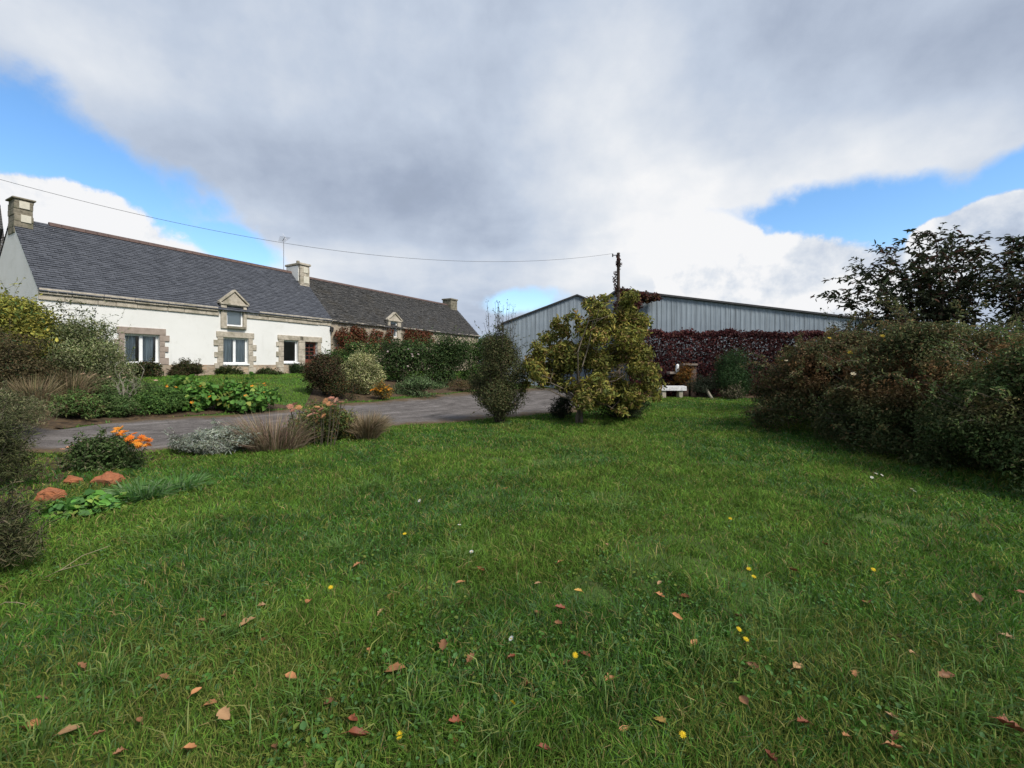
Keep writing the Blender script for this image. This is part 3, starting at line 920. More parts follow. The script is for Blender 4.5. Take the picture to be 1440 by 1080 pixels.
g = MB(); g.add([(a + .1, .165, c + .75), (b - .1, .165, c + .75), (b - .1, .165, d - .1), (a + .1, .165, d - .1)], [(0, 1, 2, 3)]); g.build('pane', M['glass'], door)
hd = MB(); hd.tube([(b - 0.07, 0.12, c + 0.95), (b - 0.17, 0.12, c + 0.95)], 0.012, 8); hd.box(b - 0.085, b - 0.055, 0.12, 0.139, c + 0.88, c + 1.02); hd.build('handle', M['grey_metal'], door)
surround(door, DR, 0.28, 0.24, 0.05, sides=(False, True), teeth=False)
# lantern by the door
lx, lz = wp(464.5, 463)
ln_ = MB(); ln_.box(lx - 0.03, lx + 0.03, -0.02, 0.0, lz - 0.12, lz + 0.12); ln_.tube([(lx, -0.02, lz + 0.06), (lx, -0.10, lz + 0.14), (lx, -0.17, lz + 0.12)], 0.012, 6)
ln_.tube([(lx, -0.17, lz + 0.12), (lx, -0.17, lz + 0.07), (lx, -0.17, lz + 0.05), (lx, -0.17, lz - 0.14), (lx, -0.17, lz - 0.18)], [0.015, 0.10, 0.075, 0.055, 0.02], 6)
ln_.build('wall_lantern', M['black_metal'], house)
# dormer in the wall plane


def dormer(parent, s0, s1, zlow, zspring, zapex, op, mat, curtain_white=True, roofmat='slate', sillmoss=True):
    d = MB()
    d.box(s0, op[0], -0.07, 0.3, zlow, zspring); d.box(op[1], s1, -0.07, 0.3, zlow, zspring)
    d.box(op[0], op[1], -0.07, 0.3, op[3], zspring); d.box(op[0], op[1], -0.07, 0.3, zlow, op[2])
    m = (s0 + s1) / 2
    d.prism([(s0, zspring + 0.002), (s1, zspring + 0.002), (m, zapex - 0.08)], -0.07, 0.3)
    o = d.build('dormer', M[mat], parent, bevel=0.01)
    k = MB()   # raking cornice
    for sd in (-1, 1):
        x = s0 - 0.09 if sd < 0 else s1 + 0.09
        k.prism([(x, zspring - 0.02), (m, zapex - 0.05), (m, zapex + 0.05), (x, zspring + 0.08)][::sd], -0.13, 0.1)
    k.box(s0 - 0.05, s1 + 0.05, -0.12, 0.0, zspring - 0.05, zspring + 0.03)
    k.build('pediment', M[mat], o, bevel=0.008)
    back = (zspring + 0.1 - EAVE) / sl + 0.8
    c = MB(); c.box(s0 + 0.03, s0 + 0.06, 0.3, back, zlow, zspring); c.box(s1 - 0.06, s1 - 0.03, 0.3, back, zlow, zspring); c.build('cheek', M[roofmat], o)
    r = MB(); bk2 = back + 0.5
    for sd in (-1, 1):
        x = s0 - 0.06 if sd < 0 else s1 + 0.06
        r.prism([(x, zspring - 0.03), (m, zapex - 0.06), (m, zapex - 0.01), (x, zspring + 0.02)][::sd], 0.1, bk2)
    r.build('dormer_roof', M[roofmat], o)
    w = MB(); a, b, e, f = op
    w.box(a, b, 0.03, 0.08, e, e + 0.07); w.box(a, b, 0.03, 0.08, f - 0.06, f); w.box(a, a + 0.07, 0.03, 0.08, e + 0.07, f - 0.06); w.box(b - 0.07, b, 0.03, 0.08, e + 0.07, f - 0.06)
    w.build('window', M['white_paint'], o)
    g = MB(); g.add([(a, .05, e), (b, .05, e), (b, .05, f), (a, .05, f)], [(0, 1, 2, 3)]); g.build('pane', M['glass'], o)
    if curtain_white:
        b2 = MB(); b2.box(a + 0.02, b - 0.02, 0.095, 0.10, e + 0.02, f - 0.02); b2.build('blind', M['white_paint'], o)
    if sillmoss:
        sm = MB(); sm.box(a + 0.02, b + 0.06, -0.16, 0.0, e - 0.12, e - 0.003); sm.build('sill', M['granite_dark'], o, bevel=0.02)
    return o


ds0, ds1 = wp(310, 450)[0], wp(346, 450)[0]
dormer(house, ds0, ds1, DW[2] - 0.12, wp(328, 428)[1], wp(328, 409)[1], DW, 'granite')
# chimneys
ch = chimney(house, -0.02, 0.46, HALF - 0.42, HALF + 0.25, RIDGE - 0.6, RIDGE + 0.62, ((0.10, 0.36, RIDGE + 0.30, RIDGE + 0.56), (0.14, 0.40, RIDGE - 0.18, RIDGE + 0.08)), cap=0.06)
c2 = chimney(house, LEN - 0.55, LEN + 0.05, HALF - 0.8, HALF + 0.45, RIDGE - 0.9, RIDGE + 0.40, ((LEN - 0.36, LEN - 0.08, RIDGE - 0.02, RIDGE + 0.30), (LEN - 0.34, LEN + 0.0, RIDGE - 0.60, RIDGE - 0.22)), mat='granite', pots=1)
sp_ = MB(); sp_.box(LEN - 0.585, LEN - 0.53, HALF - 0.66, HALF + 0.4, RIDGE - 0.5, RIDGE + 0.36); sp_.build('rendered_side', M['plaster'], c2)
an = MB(); ax0, ad = LEN - 0.95, HALF + 0.1
an.tube([(ax0, ad, RIDGE - 0.1), (ax0, ad, RIDGE + 1.9)], 0.016, 6)
an.tube([(ax0 - 0.25, ad - 0.5, RIDGE + 1.85), (ax0 + 0.2, ad + 0.45, RIDGE + 1.85)], 0.011, 5)
for i in range(7):
    t = i / 6; an.tube([(ax0 - 0.25 + 0.45 * t - 0.24 * (1 - .4 * t), ad - 0.5 + 0.95 * t + 0.12, RIDGE + 1.85), (ax0 - 0.25 + 0.45 * t + 0.24 * (1 - .4 * t), ad - 0.5 + 0.95 * t - 0.12, RIDGE + 1.85)], 0.007, 4)
an.tube([(ax0 - 0.3, ad - 0.35, RIDGE + 2.05), (ax0 - 0.2, ad - 0.55, RIDGE + 1.66)], 0.008, 4)
an.build('antenna', M['grey_metal'], house)
dp = MB(); dp.tube([(-0.06, HALF + 0.75, RIDGE - 0.3), (-0.06, 2 * HALF - 0.1, EAVE + 0.1), (-0.06, 2 * HALF - 0.1, -0.3)], 0.045, 8); dp.build('drainpipe', M['black_metal'], house)

# ------------------------------------------------------------------ old stone wing
wing = thing('stone_longhouse', 'old stone longhouse wing with lichened slate roof joined to the white farmhouse', 'house', (CXW + (LEN + 0.01) * UX, CYW + (LEN + 0.01) * UY, HOUSE_Z), HOUSE_ROT)
WL = 15.0
D2 = opening(548, 558, 452, 474)
D2 = (D2[0] - LEN, D2[1] - LEN, D2[2], D2[3])
E2, R2 = EAVE - 0.03, RIDGE - 0.1
wall = MB(); e0, e1 = wp(545, 460)[0] - LEN, wp(563, 460)[0] - LEN
wall_with_openings(wall, 0.01, WL, -0.5, E2 - 0.02, [(e0, e1, D2[2] - 0.1, E2 - 0.02)])
shell(wall, 0.01, WL, -0.5, E2 - 0.02, R2 - 0.05, HALF, (False, True))
wall.build('wall', M['rubble'], wing)
runs = [MB(), MB()]; rnd = random.Random(13); s = 0.02
while s < WL - 0.01:
    e = min(WL, s + rnd.uniform(0.4, 0.9))
    if not (e > e0 and s < e1): runs[s > e0].box(s + 0.006, e - 0.006, -0.08 - rnd.uniform(0, .03), 0.04, E2 - 0.17 + rnd.uniform(0, .03), E2 - 0.02)
    s = e
for co in runs: co.build('cornice', M['granite'], wing, bevel=0.015)
rf = MB(); rnd = random.Random(19)
slate_roof(rf, 0.03, WL + 0.08, (-OV, E2 - OV * sl + 0.03), (HALF, R2 + 0.03), 34, 0.2, rnd, 0.034, 0.03)
slate_roof(rf, 0.03, WL + 0.08, (2 * HALF + OV, E2 - OV * sl + 0.03), (HALF, R2 + 0.03), 34, 0.2, rnd, 0.034, 0.03)
rt = rf.build('roof', M['old_slate'], wing)
rg = MB(); s = 0.2
while s < WL - 0.8:
    rg.prism_x([(HALF - 0.13, R2 - 0.04), (HALF - 0.07, R2 + 0.06), (HALF, R2 + 0.10), (HALF + 0.07, R2 + 0.06), (HALF + 0.13, R2 - 0.04)], s + 0.006, s + 0.34); s += 0.345
rg.build('ridge_tiles', M['ridge_tile'], rt)
dormer(wing, e0, e1, D2[2] - 0.1, wp(554, 451)[1], wp(554, 440)[1], D2, 'granite', True, 'old_slate', False)
chimney(wing, WL - 0.95, WL - 0.02, HALF - 0.45, HALF + 0.45, R2 - 0.5, R2 + 0.45)

# ------------------------------------------------------------------ stone barn at the left edge
P0 = at(9, 400, 19.0); P1 = at(-4, 288, 21.2)
bd = P1 - P0; brot = math.atan2(bd[1], bd[0]) - PI / 2
bz = float(gz(P0[0], P0[1])); half_b = float(np.hypot(bd[0], bd[1]))
barn = thing('stone_barn', 'tall tan stone barn cut by the left edge behind the farmhouse chimney', 'barn', (P0[0], P0[1], bz), brot)
eb, rb = P0[2] - bz, P1[2] - bz
wb = MB(); wb.add([(0, 0, -0.3), (0, 0, eb), (0, half_b, rb), (0, 2 * half_b, eb), (0, 2 * half_b, -0.3)], [(0, 1, 2, 3, 4)][::-1])
wb.add([(-8, 0, -0.3), (0, 0, -0.3), (0, 0, eb), (-8, 0, eb)], [(0, 1, 2, 3)])
wb.add([(-8, 2 * half_b, -0.3), (-8, 2 * half_b, eb), (0, 2 * half_b, eb), (0, 2 * half_b, -0.3)], [(0, 1, 2, 3)])
wb.add([(-8, 0, -0.3), (-8, 0, eb), (-8, half_b, rb), (-8, 2 * half_b, eb), (-8, 2 * half_b, -0.3)], [(0, 1, 2, 3, 4)])
wb.build('wall', M['rubble'], barn)
rr = MB(); rnd = random.Random(2)
slate_roof(rr, -8.1, 0.1, (-0.1, eb - 0.1), (half_b, rb + 0.03), 30, 0.3, rnd, 0.03, 0.02)
slate_roof(rr, -8.1, 0.1, (2 * half_b + 0.1, eb - 0.1), (half_b, rb + 0.03), 30, 0.3, rnd, 0.03, 0.02)
rr.build('roof', M['old_slate'], barn)


# ================================================================== METAL SHEDS
def ribbed(mb, x0, x1, zb, ztop, y=0.0, per=0.27, dep=0.022):
    prof = [(0, 0), (0.38, 0), (0.48, -1), (0.80, -1), (0.90, 0)]
    xs = []
    n = int((x1 - x0) / per) + 1
    for i in range(n):
        for t, d in prof:
            x = x0 + (i + t) * per
            if x <= x1: xs.append((x, y + d * dep))
    V = []
    for x, yy in xs: V += [(x, yy, zb), (x, yy, ztop(x))]
    mb.add(V, [(2 * i, 2 * i + 2, 2 * i + 3, 2 * i + 1) for i in range(len(xs) - 1)])


# gabled shed behind the tree
YA = 28.0
la, aa = at(708, 455, YA), at(811, 416, YA)
shedA = thing('gabled_shed', 'gabled grey corrugated metal shed rising left of the yellow tree', 'shed', (la[0], YA, 0.2))
hw = aa[0] - la[0]; ea, ra = la[2] - 0.2, aa[2] - 0.2
topA = lambda x: ra - (ra - ea) * abs(x - hw) / hw
m = MB(); ribbed(m, 0, 2 * hw, -0.5, topA, dep=0.013); m.build('wall', M['corrugated'], shedA)
m = MB(); m.add([(0, 0.01, -.5), (0, 0.01, ea), (0, 14, ea), (0, 14, -.5)], [(0, 1, 2, 3)]); m.add([(2 * hw, 0.01, -.5), (2 * hw, 14, -.5), (2 * hw, 14, ea), (2 * hw, 0.01, ea)], [(0, 1, 2, 3)])
m.add([(0, 14, -.5), (0, 14, ea), (hw, 14, ra), (2 * hw, 14, ea), (2 * hw, 14, -.5)], [(0, 1, 2, 3, 4)])
m.build('side_wall', M['corrugated'], shedA)
m = MB()
for sd in (-1, 1):
    x = -0.18 if sd < 0 else 2 * hw + 0.18; zz = ea - 0.18 * (ra - ea) / hw
    m.prism([(x, zz), (hw, ra), (hw, ra + 0.09), (x, zz + 0.09)][::sd], -0.15, 14.1)
m.build('roof', M['black_metal'], shedA)

# long low shed behind the copper hedge
YB = 24.2
lb, rb_ = at(872, 409.5, YB), at(1180, 446, YB)
shedB = thing('monopitch_shed', 'long pale blue corrugated shed with sloping roofline above the dark red hedge', 'shed', (lb[0], YB, 0.0))
slB = (rb_[2] - lb[2]) / (rb_[0] - lb[0]); wB = 15.5
topB = lambda x: lb[2] + slB * x
m = MB(); ribbed(m, 0, wB, -0.4, topB, per=0.27, dep=0.015); m.build('wall', M['corrugated'], shedB)
m = MB(); m.add([(0, .01, -.4), (0, .01, topB(0)), (0, 9, topB(0)), (0, 9, -.4)], [(0, 1, 2, 3)]); m.add([(wB, .01, -.4), (wB, 9, -.4), (wB, 9, topB(wB)), (wB, .01, topB(wB))], [(0, 1, 2, 3)])
m.add([(0, 9, -.4), (0, 9, topB(0)), (wB, 9, topB(wB)), (wB, 9, -.4)], [(0, 1, 2, 3)])
m.build('side_wall', M['corrugated'], shedB)
m = MB(); m.prism([(-0.2, topB(-0.2)), (wB + .2, topB(wB + .2)), (wB + .2, topB(wB + .2) + 0.1), (-0.2, topB(-0.2) + 0.1)], -0.16, 9.1); m.build('roof', M['black_metal'], shedB)


# ================================================================== POLES AND CABLE
def pole(x, y, h, label):
    o = thing('utility_pole', label, 'pole', (x, y, float(gz(x, y)) - 0.1))
    m = MB(); m.tube([(0, 0, 0), (0.01, 0, h * 0.5), (0, 0, h + 0.1)], [0.11, 0.09, 0.07], 10); m.build('pole_shaft', M['pole_wood'], o, smooth=False)
    k = MB(); k.tube([(-0.30, 0, h - 0.02), (0.03, 0, h - 0.02)], 0.022, 6); k.tube([(-0.28, 0, h - 0.10), (-0.28, 0, h + 0.05)], [0.035, 0.03], 8); k.build('bracket', M['black_metal'], o)
    return o


PX, PY = at(869.5, 400, 22.0)[0], 22.0
pole(PX, PY, 7.2, 'dark wooden utility pole wrapped in creeper behind the yellow tree')
pole(-15.6, 12.0, 7.25 - float(gz(-15.6, 12)), 'wooden utility pole off the left side carrying the far end of the overhead cable')
m = MB(); pts = []
A, B = np.array((PX - 0.28, PY, 7.15)), np.array((-15.88, 12.0, 7.2))
for i in range(61):
    t = i / 60; p = A + (B - A) * t; p[2] -= 4 * 1.33 * t * (1 - t); pts.append(p)
m.tube(pts, 0.0065, 6)
tag(m.build('overhead_cable', M['cable']), 'thin dark overhead cable sagging across the sky to the pole', 'cable')
rng = np.random.default_rng(77)
vine = thing('climbing_creeper', 'dark red creeper climbing the pole and spilling over the shed roof corner', 'creeper', (PX, PY, 0.0))
bl = [(0.02 * math.sin(i), -0.02, 4.6 + 0.22 * i, 0.09 + 0.05 * (i % 3 == 0), 0.09, 0.16) for i in range(12)]
bl = [(b[0] + (-0.14 if 3 < i < 8 else 0), *b[1:]) for i, b in enumerate(bl)]
blob_leaves('pole_leaves', bl, 520, 0.085, 0.8, [(2, (0.055, 0.018, 0.018)), (1, (0.035, 0.03, 0.016)), (1, (0.10, 0.03, 0.02))], rng, vine)
bl = []
for i in range(18):
    q = at(872 + 3.0 * i + rng.uniform(-3, 3), 413 + i * 0.35 + rng.uniform(-3, 4), 23.6) - np.array((PX, PY, 0))
    bl.append((*q, 0.28, 0.35, 0.15 + 0.12 * (1 - i / 18)))
for i in range(26):
    q = at(rng.uniform(868, 895), rng.uniform(418, 500), 23.4) - np.array((PX, PY, 0)); bl.append((*q, 0.3, 0.35, 0.3))
blob_leaves('roof_leaves', bl, 7500, 0.12, 0.8, [(3, (0.085, 0.028, 0.022)), (2, (0.05, 0.02, 0.018)), (1, (0.11, 0.06, 0.02)), (1, (0.045, 0.05, 0.02))], rng, vine)
m = MB()
for i in range(5):
    m.limb((rng.uniform(-.1, .1), -0.1, 0.1), (rng.uniform(-.12, .12), -0.08, 6.9 - 0.5 * i), 0.02, 0.008, 10, 0.012)
m.limb((0.1, -0.05, 0.1), (0.6, 1.35, 5.0), 0.03, 0.015, 8, 0.03); m.limb((0.1, 0, 0.1), (1.5, 1.35, 5.1), 0.03, 0.012, 8, 0.03)
m.build('stem', M['dark_twig'], vine)

# ================================================================== HEDGES AND SHRUBS
# dark red hedge before the long shed
rng = np.random.default_rng(41)
hx0, hx1, hy, hz = 6.0, 18.5, 22.9, 3.2
hedge = thing('copper_hedge', 'long clipped dark purple red hedge below the pale blue shed', 'hedge', (12, hy, 0))
n = 46000
hxp = rng.uniform(hx0 - 12, hx1 - 12, n); face = rng.random(n)
top = hz + 0.22 * (vnoise(hxp * 1.3 + 50, hxp * 0, 5) - 0.5) + 0.10 * (vnoise(hxp * 5 + 50, hxp * 0, 6) - .5)
P = np.stack([hxp, np.where(face < 0.75, -0.45 + np.abs(rng.normal(0, 0.16, n)) + 0.3 * (vnoise(hxp * 2 + 40, rng.random(n) * 2, 7) - .5), rng.uniform(-0.45, 0.45, n)),
              np.where(face < 0.75, rng.random(n) * top, top + rng.normal(0, 0.06, n))], 1)
P[:, 1] += 0.18 * (vnoise(P[:, 0] * 1.6 + 30, P[:, 2] * 1.6, 15) - .5)
Nn = rng.normal(size=(n, 3)) * 0.75 + np.array((0, -1.0, 0.35)); Nn /= np.linalg.norm(Nn, axis=1, keepdims=True)
V, F = leaf_mesh(P, Nn, 0.105, 0.65, rng)
pk = vnoise(P[:, 0] * 0.9 + 20, P[:, 2] * 0.9, 9)[:, None]
C = pick_colors(n, [(4, (0.066, 0.018, 0.020)), (3, (0.036, 0.013, 0.015)), (2, (0.10, 0.030, 0.029)), (1, (0.14, 0.06, 0.045))], rng, 0.3) * (0.65 + 0.7 * pk)
np_obj('foliage', V, F, np.repeat(C, 6, 0), M['leaf'], hedge)
m = MB()
for i in range(40):
    x = -5.8 + i * 0.3; m.limb((x, 0, 0), (x + random.uniform(-.2, .2), random.uniform(-.2, .2), 2.9), 0.03, 0.01, 4, 0.03)
m.build('stem', M['dark_twig'], hedge)

OLIVE = (0.10, 0.115, 0.030); GREEN = (0.055, 0.095, 0.025); DARKG = (0.028, 0.052, 0.018); GREYG = (0.105, 0.125, 0.065)
YEL = (0.20, 0.17, 0.035); BRN = (0.085, 0.055, 0.030); RED = (0.13, 0.03, 0.022); STRAW = (0.26, 0.20, 0.115)

# --- left of the drive, before the farmhouse
o, W, H, bl, rng, rnd = shrub('yellow_green_shrub', 'tall yellow green shrub at the left edge before the farmhouse gable', 'shrub', (-90, 112, 410, 560), 26000, 0.085, 0.5,
      [(3, (0.27, 0.26, 0.05)), (2, (0.18, 0.20, 0.045)), (2, (0.36, 0.33, 0.07)), (1, GREEN)], 101, 'dome', 34, 0.34, 0.8, Y=11.9)
m = MB(); rr_ = []
for i in range(9):
    z = H * rnd.uniform(0.62, 0.98); e = np.array((W * 0.5 + rnd.uniform(0.05, 0.55), rnd.uniform(-.3, .2), z - rnd.uniform(0.0, 0.3)))
    pts = m.limb((W * 0.15, 0, z * 0.85), e, 0.012, 0.004, 6, 0.05, 0.06, rng=rnd)
    for p in pts[2:]:
        for _ in range(7): rr_.append((*(p + rng.normal(0, 0.04, 3)), 0.05, 0.05, 0.04))
m.build('branch', M['dark_twig'], o)
blob_leaves('branch_leaves', rr_, 700, 0.06, 0.4, [(2, DARKG), (1, GREEN), (1, OLIVE)], rng, o)
shrub('grey_green_shrub', 'rounded grey green shrub against the white wall left of the curtained window', 'shrub', (44, 176, 446, 545), 34000, 0.055, 0.42,
      [(3, (0.22, 0.245, 0.11)), (2, (0.15, 0.18, 0.065)), (2, (0.30, 0.31, 0.17)), (1, GREEN)], 102, 'dome', 36, 0.32, 0.9, Y=12.2)
shrub('brown_shrub', 'dark brown twiggy shrub below the yellow green one at the left edge', 'shrub', (-60, 88, 464, 560), 20000, 0.05, 0.45,
      [(3, (0.085, 0.068, 0.032)), (2, (0.12, 0.095, 0.045)), (1, DARKG)], 103, 'dome', 26, 0.36, 0.8, Y=10.6)
for i, (box, lab) in enumerate((((20, 74, 512, 578), 'pale straw dry grass clump below the brown shrub'), ((72, 124, 505, 566), 'tangled dry grass clump with broken stems below the grey green shrub'))):
    tuft('dry_grass_clump', lab, 'grass clump', box, 900, 0.012, [(2, STRAW), (2, (0.17, 0.14, 0.08)), (1, (0.10, 0.10, 0.045))], 110 + i, 1.1, part='stalks', mat='dry', droop=0.35, base_frac=0.6, hmin=0.3)
shrub('hazy_grey_shrub', 'feathery grey green bush leaning over the left end of the drive', 'shrub', (-80, 70, 545, 628), 12000, 0.055, 0.22, [(3, (0.18, 0.195, 0.09)), (2, (0.25, 0.225, 0.13)), (2, (0.11, 0.13, 0.055))], 104, 'dome', 26, 0.36, 0.8)
bedplants = [
    ('border_perennial', 'low green mound of perennials at the left end of the far bed', (74, 150, 552, 594), 3600, 0.05, 0.45, [(3, (0.105, 0.182, 0.049)), (1, (0.168, 0.210, 0.070)), (1, BRN)], 'dome'),
    ('border_perennial', 'dark green mound of perennials left of the dead twigs in the far bed', (132, 196, 548, 590), 3400, 0.05, 0.45, [(3, (0.084, 0.147, 0.042)), (1, (0.140, 0.182, 0.070))], 'dome'),
    ('border_perennial', 'bushy dark green perennial right of the dead twigs in the far bed', (186, 262, 543, 587), 4200, 0.05, 0.5, [(3, (0.070, 0.140, 0.035)), (2, (0.105, 0.182, 0.042))], 'dome'),
    ('border_perennial', 'brownish flowering perennial behind the far bed with pale heads', (70, 150, 525, 562), 2600, 0.05, 0.4, [(2, (0.140, 0.154, 0.070)), (2, (0.196, 0.154, 0.098)), (1, GREEN)], 'dome'),
    ('border_perennial', 'mid green leafy perennial behind the dead twigs', (118, 240, 531, 568), 4200, 0.05, 0.45, [(2, (0.112, 0.168, 0.056)), (2, (0.084, 0.140, 0.042)), (1, (0.196, 0.182, 0.098))], 'dome'),
    ('trailing_plant', 'bright green broad leaved trailing plant with orange blooms below the lawn', (232, 318, 536, 581), 1500, 0.13, 0.95, [(3, (0.112, 0.238, 0.042)), (2, (0.077, 0.175, 0.035)), (1, (0.210, 0.266, 0.056))], 'dome'),
    ('trailing_plant', 'larger broad leaved trailing plant with orange blooms beside the striped lawn edge', (288, 392, 536, 583), 1900, 0.13, 0.95, [(3, (0.105, 0.231, 0.042)), (2, (0.070, 0.161, 0.035)), (1, (0.224, 0.266, 0.056))], 'dome'),
]
for i, (nm, lab, box, n, sz, asp, pal, sh) in enumerate(bedplants):
    o, W, H, bl, rng, rnd = shrub(nm, lab, 'plant', box, int(n * (1.2 if sz > 0.1 else 2.2)), sz, asp, pal, 120 + i, sh, 20, 0.38, 0.7, stems=5, stem_r=0.008, up=0.9, sprays=8 if sz > 0.1 else 30)
    if nm == 'trailing_plant':
        for k in range(7):
            a = rng.uniform(0, 2 * PI)
            flower_head(o, (W * 0.4 * math.cos(a), -abs(W * 0.3 * math.sin(a)) - 0.05, H * rng.uniform(0.2, 1.0)), 0.055, (0.75, 0.27, 0.02), rng, petals=6, cup=0.5)
    if i in (3, 4):
        for k in range(8):
            a = rng.uniform(0, 2 * PI)
            flower_head(o, (W * 0.42 * math.cos(a), -W * 0.1, H * rng.uniform(0.75, 1.1)), 0.06, (0.55, 0.36, 0.25), rng, petals=8, cup=0.1)
# dead twig plant
g = gp(176, 575); o = thing('dead_twig_plant', 'bare dead twiggy plant standing up from the far flower bed', 'plant', tuple(g))
m = MB(); rnd = random.Random(5)
for i in range(14):
    a = rnd.uniform(-PI, PI); hh = rnd.uniform(0.5, 1.1)
    p = m.limb((0, 0, 0), (0.35 * math.cos(a) * hh + 0.1, 0.25 * math.sin(a), hh), 0.010, 0.004, 5, 0.08, rng=rnd)
    for q in p[2:]:
        m.limb(q, q + np.array((rnd.uniform(-.15, .15), rnd.uniform(-.1, .1), rnd.uniform(0.02, 0.18))), 0.005, 0.003, 2, 0.03, rng=rnd)
m.build('stem', M['pale_bark'], o)
wallplants = [
    ('wall_shrub', 'dark leafy shrub under the left curtained window', (186, 232, 507, 532), 2600, [(2, DARKG), (2, BRN), (1, OLIVE)]),
    ('wall_shrub', 'russet domed shrub against the white wall between the two curtained windows', (234, 286, 506, 532), 3400, [(3, (0.075, 0.055, 0.028)), (2, (0.08, 0.09, 0.03)), (1, DARKG)]),
    ('wall_shrub', 'small low dark shrub under the window below the dormer', (300, 344, 517, 531), 1300, [(2, DARKG), (1, OLIVE)]),
    ('wall_shrub', 'low green shrub along the plinth between the middle window and the narrow one', (352, 402, 519, 530), 1300, [(2, GREEN), (1, DARKG), (1, BRN)]),
    ('wall_shrub', 'small dark shrub at the foot of the red door', (404, 436, 511, 530), 1200, [(3, DARKG), (1, GREEN)]),
]
for i, (nm, lab, box, n, pal) in enumerate(wallplants):
    pxc = (box[0] + box[1]) / 2; s = wp(pxc, 515)[0]
    Yw = CYW + s * UY - 0.55 * UX * 0 - 0.45
    shrub(nm, lab, 'shrub', box, n * 2, 0.06, 0.5, pal, 140 + i, 'dome', 14, 0.42, 0.35, Y=Yw, stems=4)
# roses by the wall: a thin upright plant
# --- right of the house lawn
shrub('purple_shrub', 'dark purple brown shrub left of the pale variegated bush', 'shrub', (426, 488, 497, 560), 13000, 0.065, 0.5, [(3, (0.05, 0.035, 0.02)), (2, (0.045, 0.055, 0.02)), (1, (0.10, 0.06, 0.03))], 150, 'dome', 24, 0.38, 0.8)
shrub('purple_shrub', 'low rust tinged shrub at the feet of the purple and variegated bushes', 'shrub', (452, 508, 528, 564), 3000, 0.05, 0.5, [(2, (0.07, 0.06, 0.025)), (2, (0.04, 0.06, 0.02)), (1, (0.14, 0.06, 0.025))], 151, 'dome', 14, 0.4, 0.6)
shrub('variegated_shrub', 'round pale cream and green variegated bush by the drive', 'shrub', (478, 540, 495, 557), 17000, 0.06, 0.5, [(4, (0.48, 0.46, 0.24)), (2, (0.30, 0.32, 0.13)), (2, (0.13, 0.16, 0.05))], 152, 'round', 30, 0.34, 0.9)
o, W, H, bl, rng, rnd = shrub('orange_flower_clump', 'bright orange flowering clump beside the drive below the variegated bush', 'flowers', (522, 554, 541, 564), 1300, 0.06, 0.4, [(2, (0.10, 0.12, 0.04)), (2, (0.35, 0.20, 0.04))], 153, 'dome', 12, 0.42, 0.8, stems=4)
for k in range(34):
    a = rng.uniform(0, 2 * PI); rr = math.sqrt(rng.random()) * 0.48
    flower_head(o, (W * rr * math.cos(a), W * rr * math.sin(a), H * (0.55 + 0.5 * (1 - rr * 1.6))), 0.06, [(0.72, 0.30, 0.02), (0.66, 0.22, 0.02), (0.70, 0.40, 0.05)][k % 3], rng, petals=8)
shrub('silver_groundcover', 'low pale green spreading groundcover right of the orange flowers', 'plant', (544, 634, 529, 560), 5200, 0.075, 0.4, [(3, (0.12, 0.18, 0.075)), (2, (0.085, 0.14, 0.05)), (1, (0.18, 0.23, 0.12))], 154, 'dome', 26, 0.34, 0.6, stems=6, stem_r=0.01, up=0.8)
shrub('dry_groundcover', 'low brown patch of dying plants at the right end of the hedge', 'plant', (626, 676, 534, 552), 1200, 0.06, 0.4, [(3, (0.16, 0.11, 0.055)), (1, (0.10, 0.11, 0.04))], 155, 'dome', 12, 0.4, 0.5, stems=4, stem_r=0.008)
hed = [
    ('green_bush', 'dark green bush beside the red creeper at the white house corner', (450, 536, 480, 546), 6500, [(3, (0.075, 0.135, 0.035)), (2, (0.045, 0.08, 0.027)), (1, (0.12, 0.13, 0.04))], 20.0),
    ('green_bush', 'dark bush dotted with pale roses behind the variegated bush', (514, 614, 474, 544), 7500, [(3, (0.07, 0.12, 0.035)), (2, (0.045, 0.08, 0.027)), (1, (0.12, 0.11, 0.07))], 22.0),
    ('green_bush', 'densest dark green bush right of the pale roses', (580, 672, 468, 543), 8000, [(3, (0.045, 0.08, 0.027)), (3, (0.06, 0.105, 0.03)), (1, (0.07, 0.095, 0.03))], 22.6),
    ('green_bush', 'bright leafy bush at the far end of the stone longhouse', (640, 716, 466, 545), 7500, [(3, (0.08, 0.15, 0.035)), (2, (0.08, 0.12, 0.035)), (1, (0.045, 0.08, 0.027))], 23.5),
]
for i, (nm, lab, box, n, pal, Yh) in enumerate(hed):
    o, W, H, bl, rng, rnd = shrub(nm, lab, 'bush', box, int(n * 1.7), 0.095, 0.5, pal, 160 + i, 'block', 46, 0.32, 0.5, Y=Yh, group='green bushes before the stone longhouse')
    if i == 1:
        for k in range(9): flower_head(o, (W * rng.uniform(-.4, .4), -W * 0.26, H * rng.uniform(.3, .95)), 0.06, (0.62, 0.52, 0.48), rng, 'rose', 7, cup=0.6, layers=2)
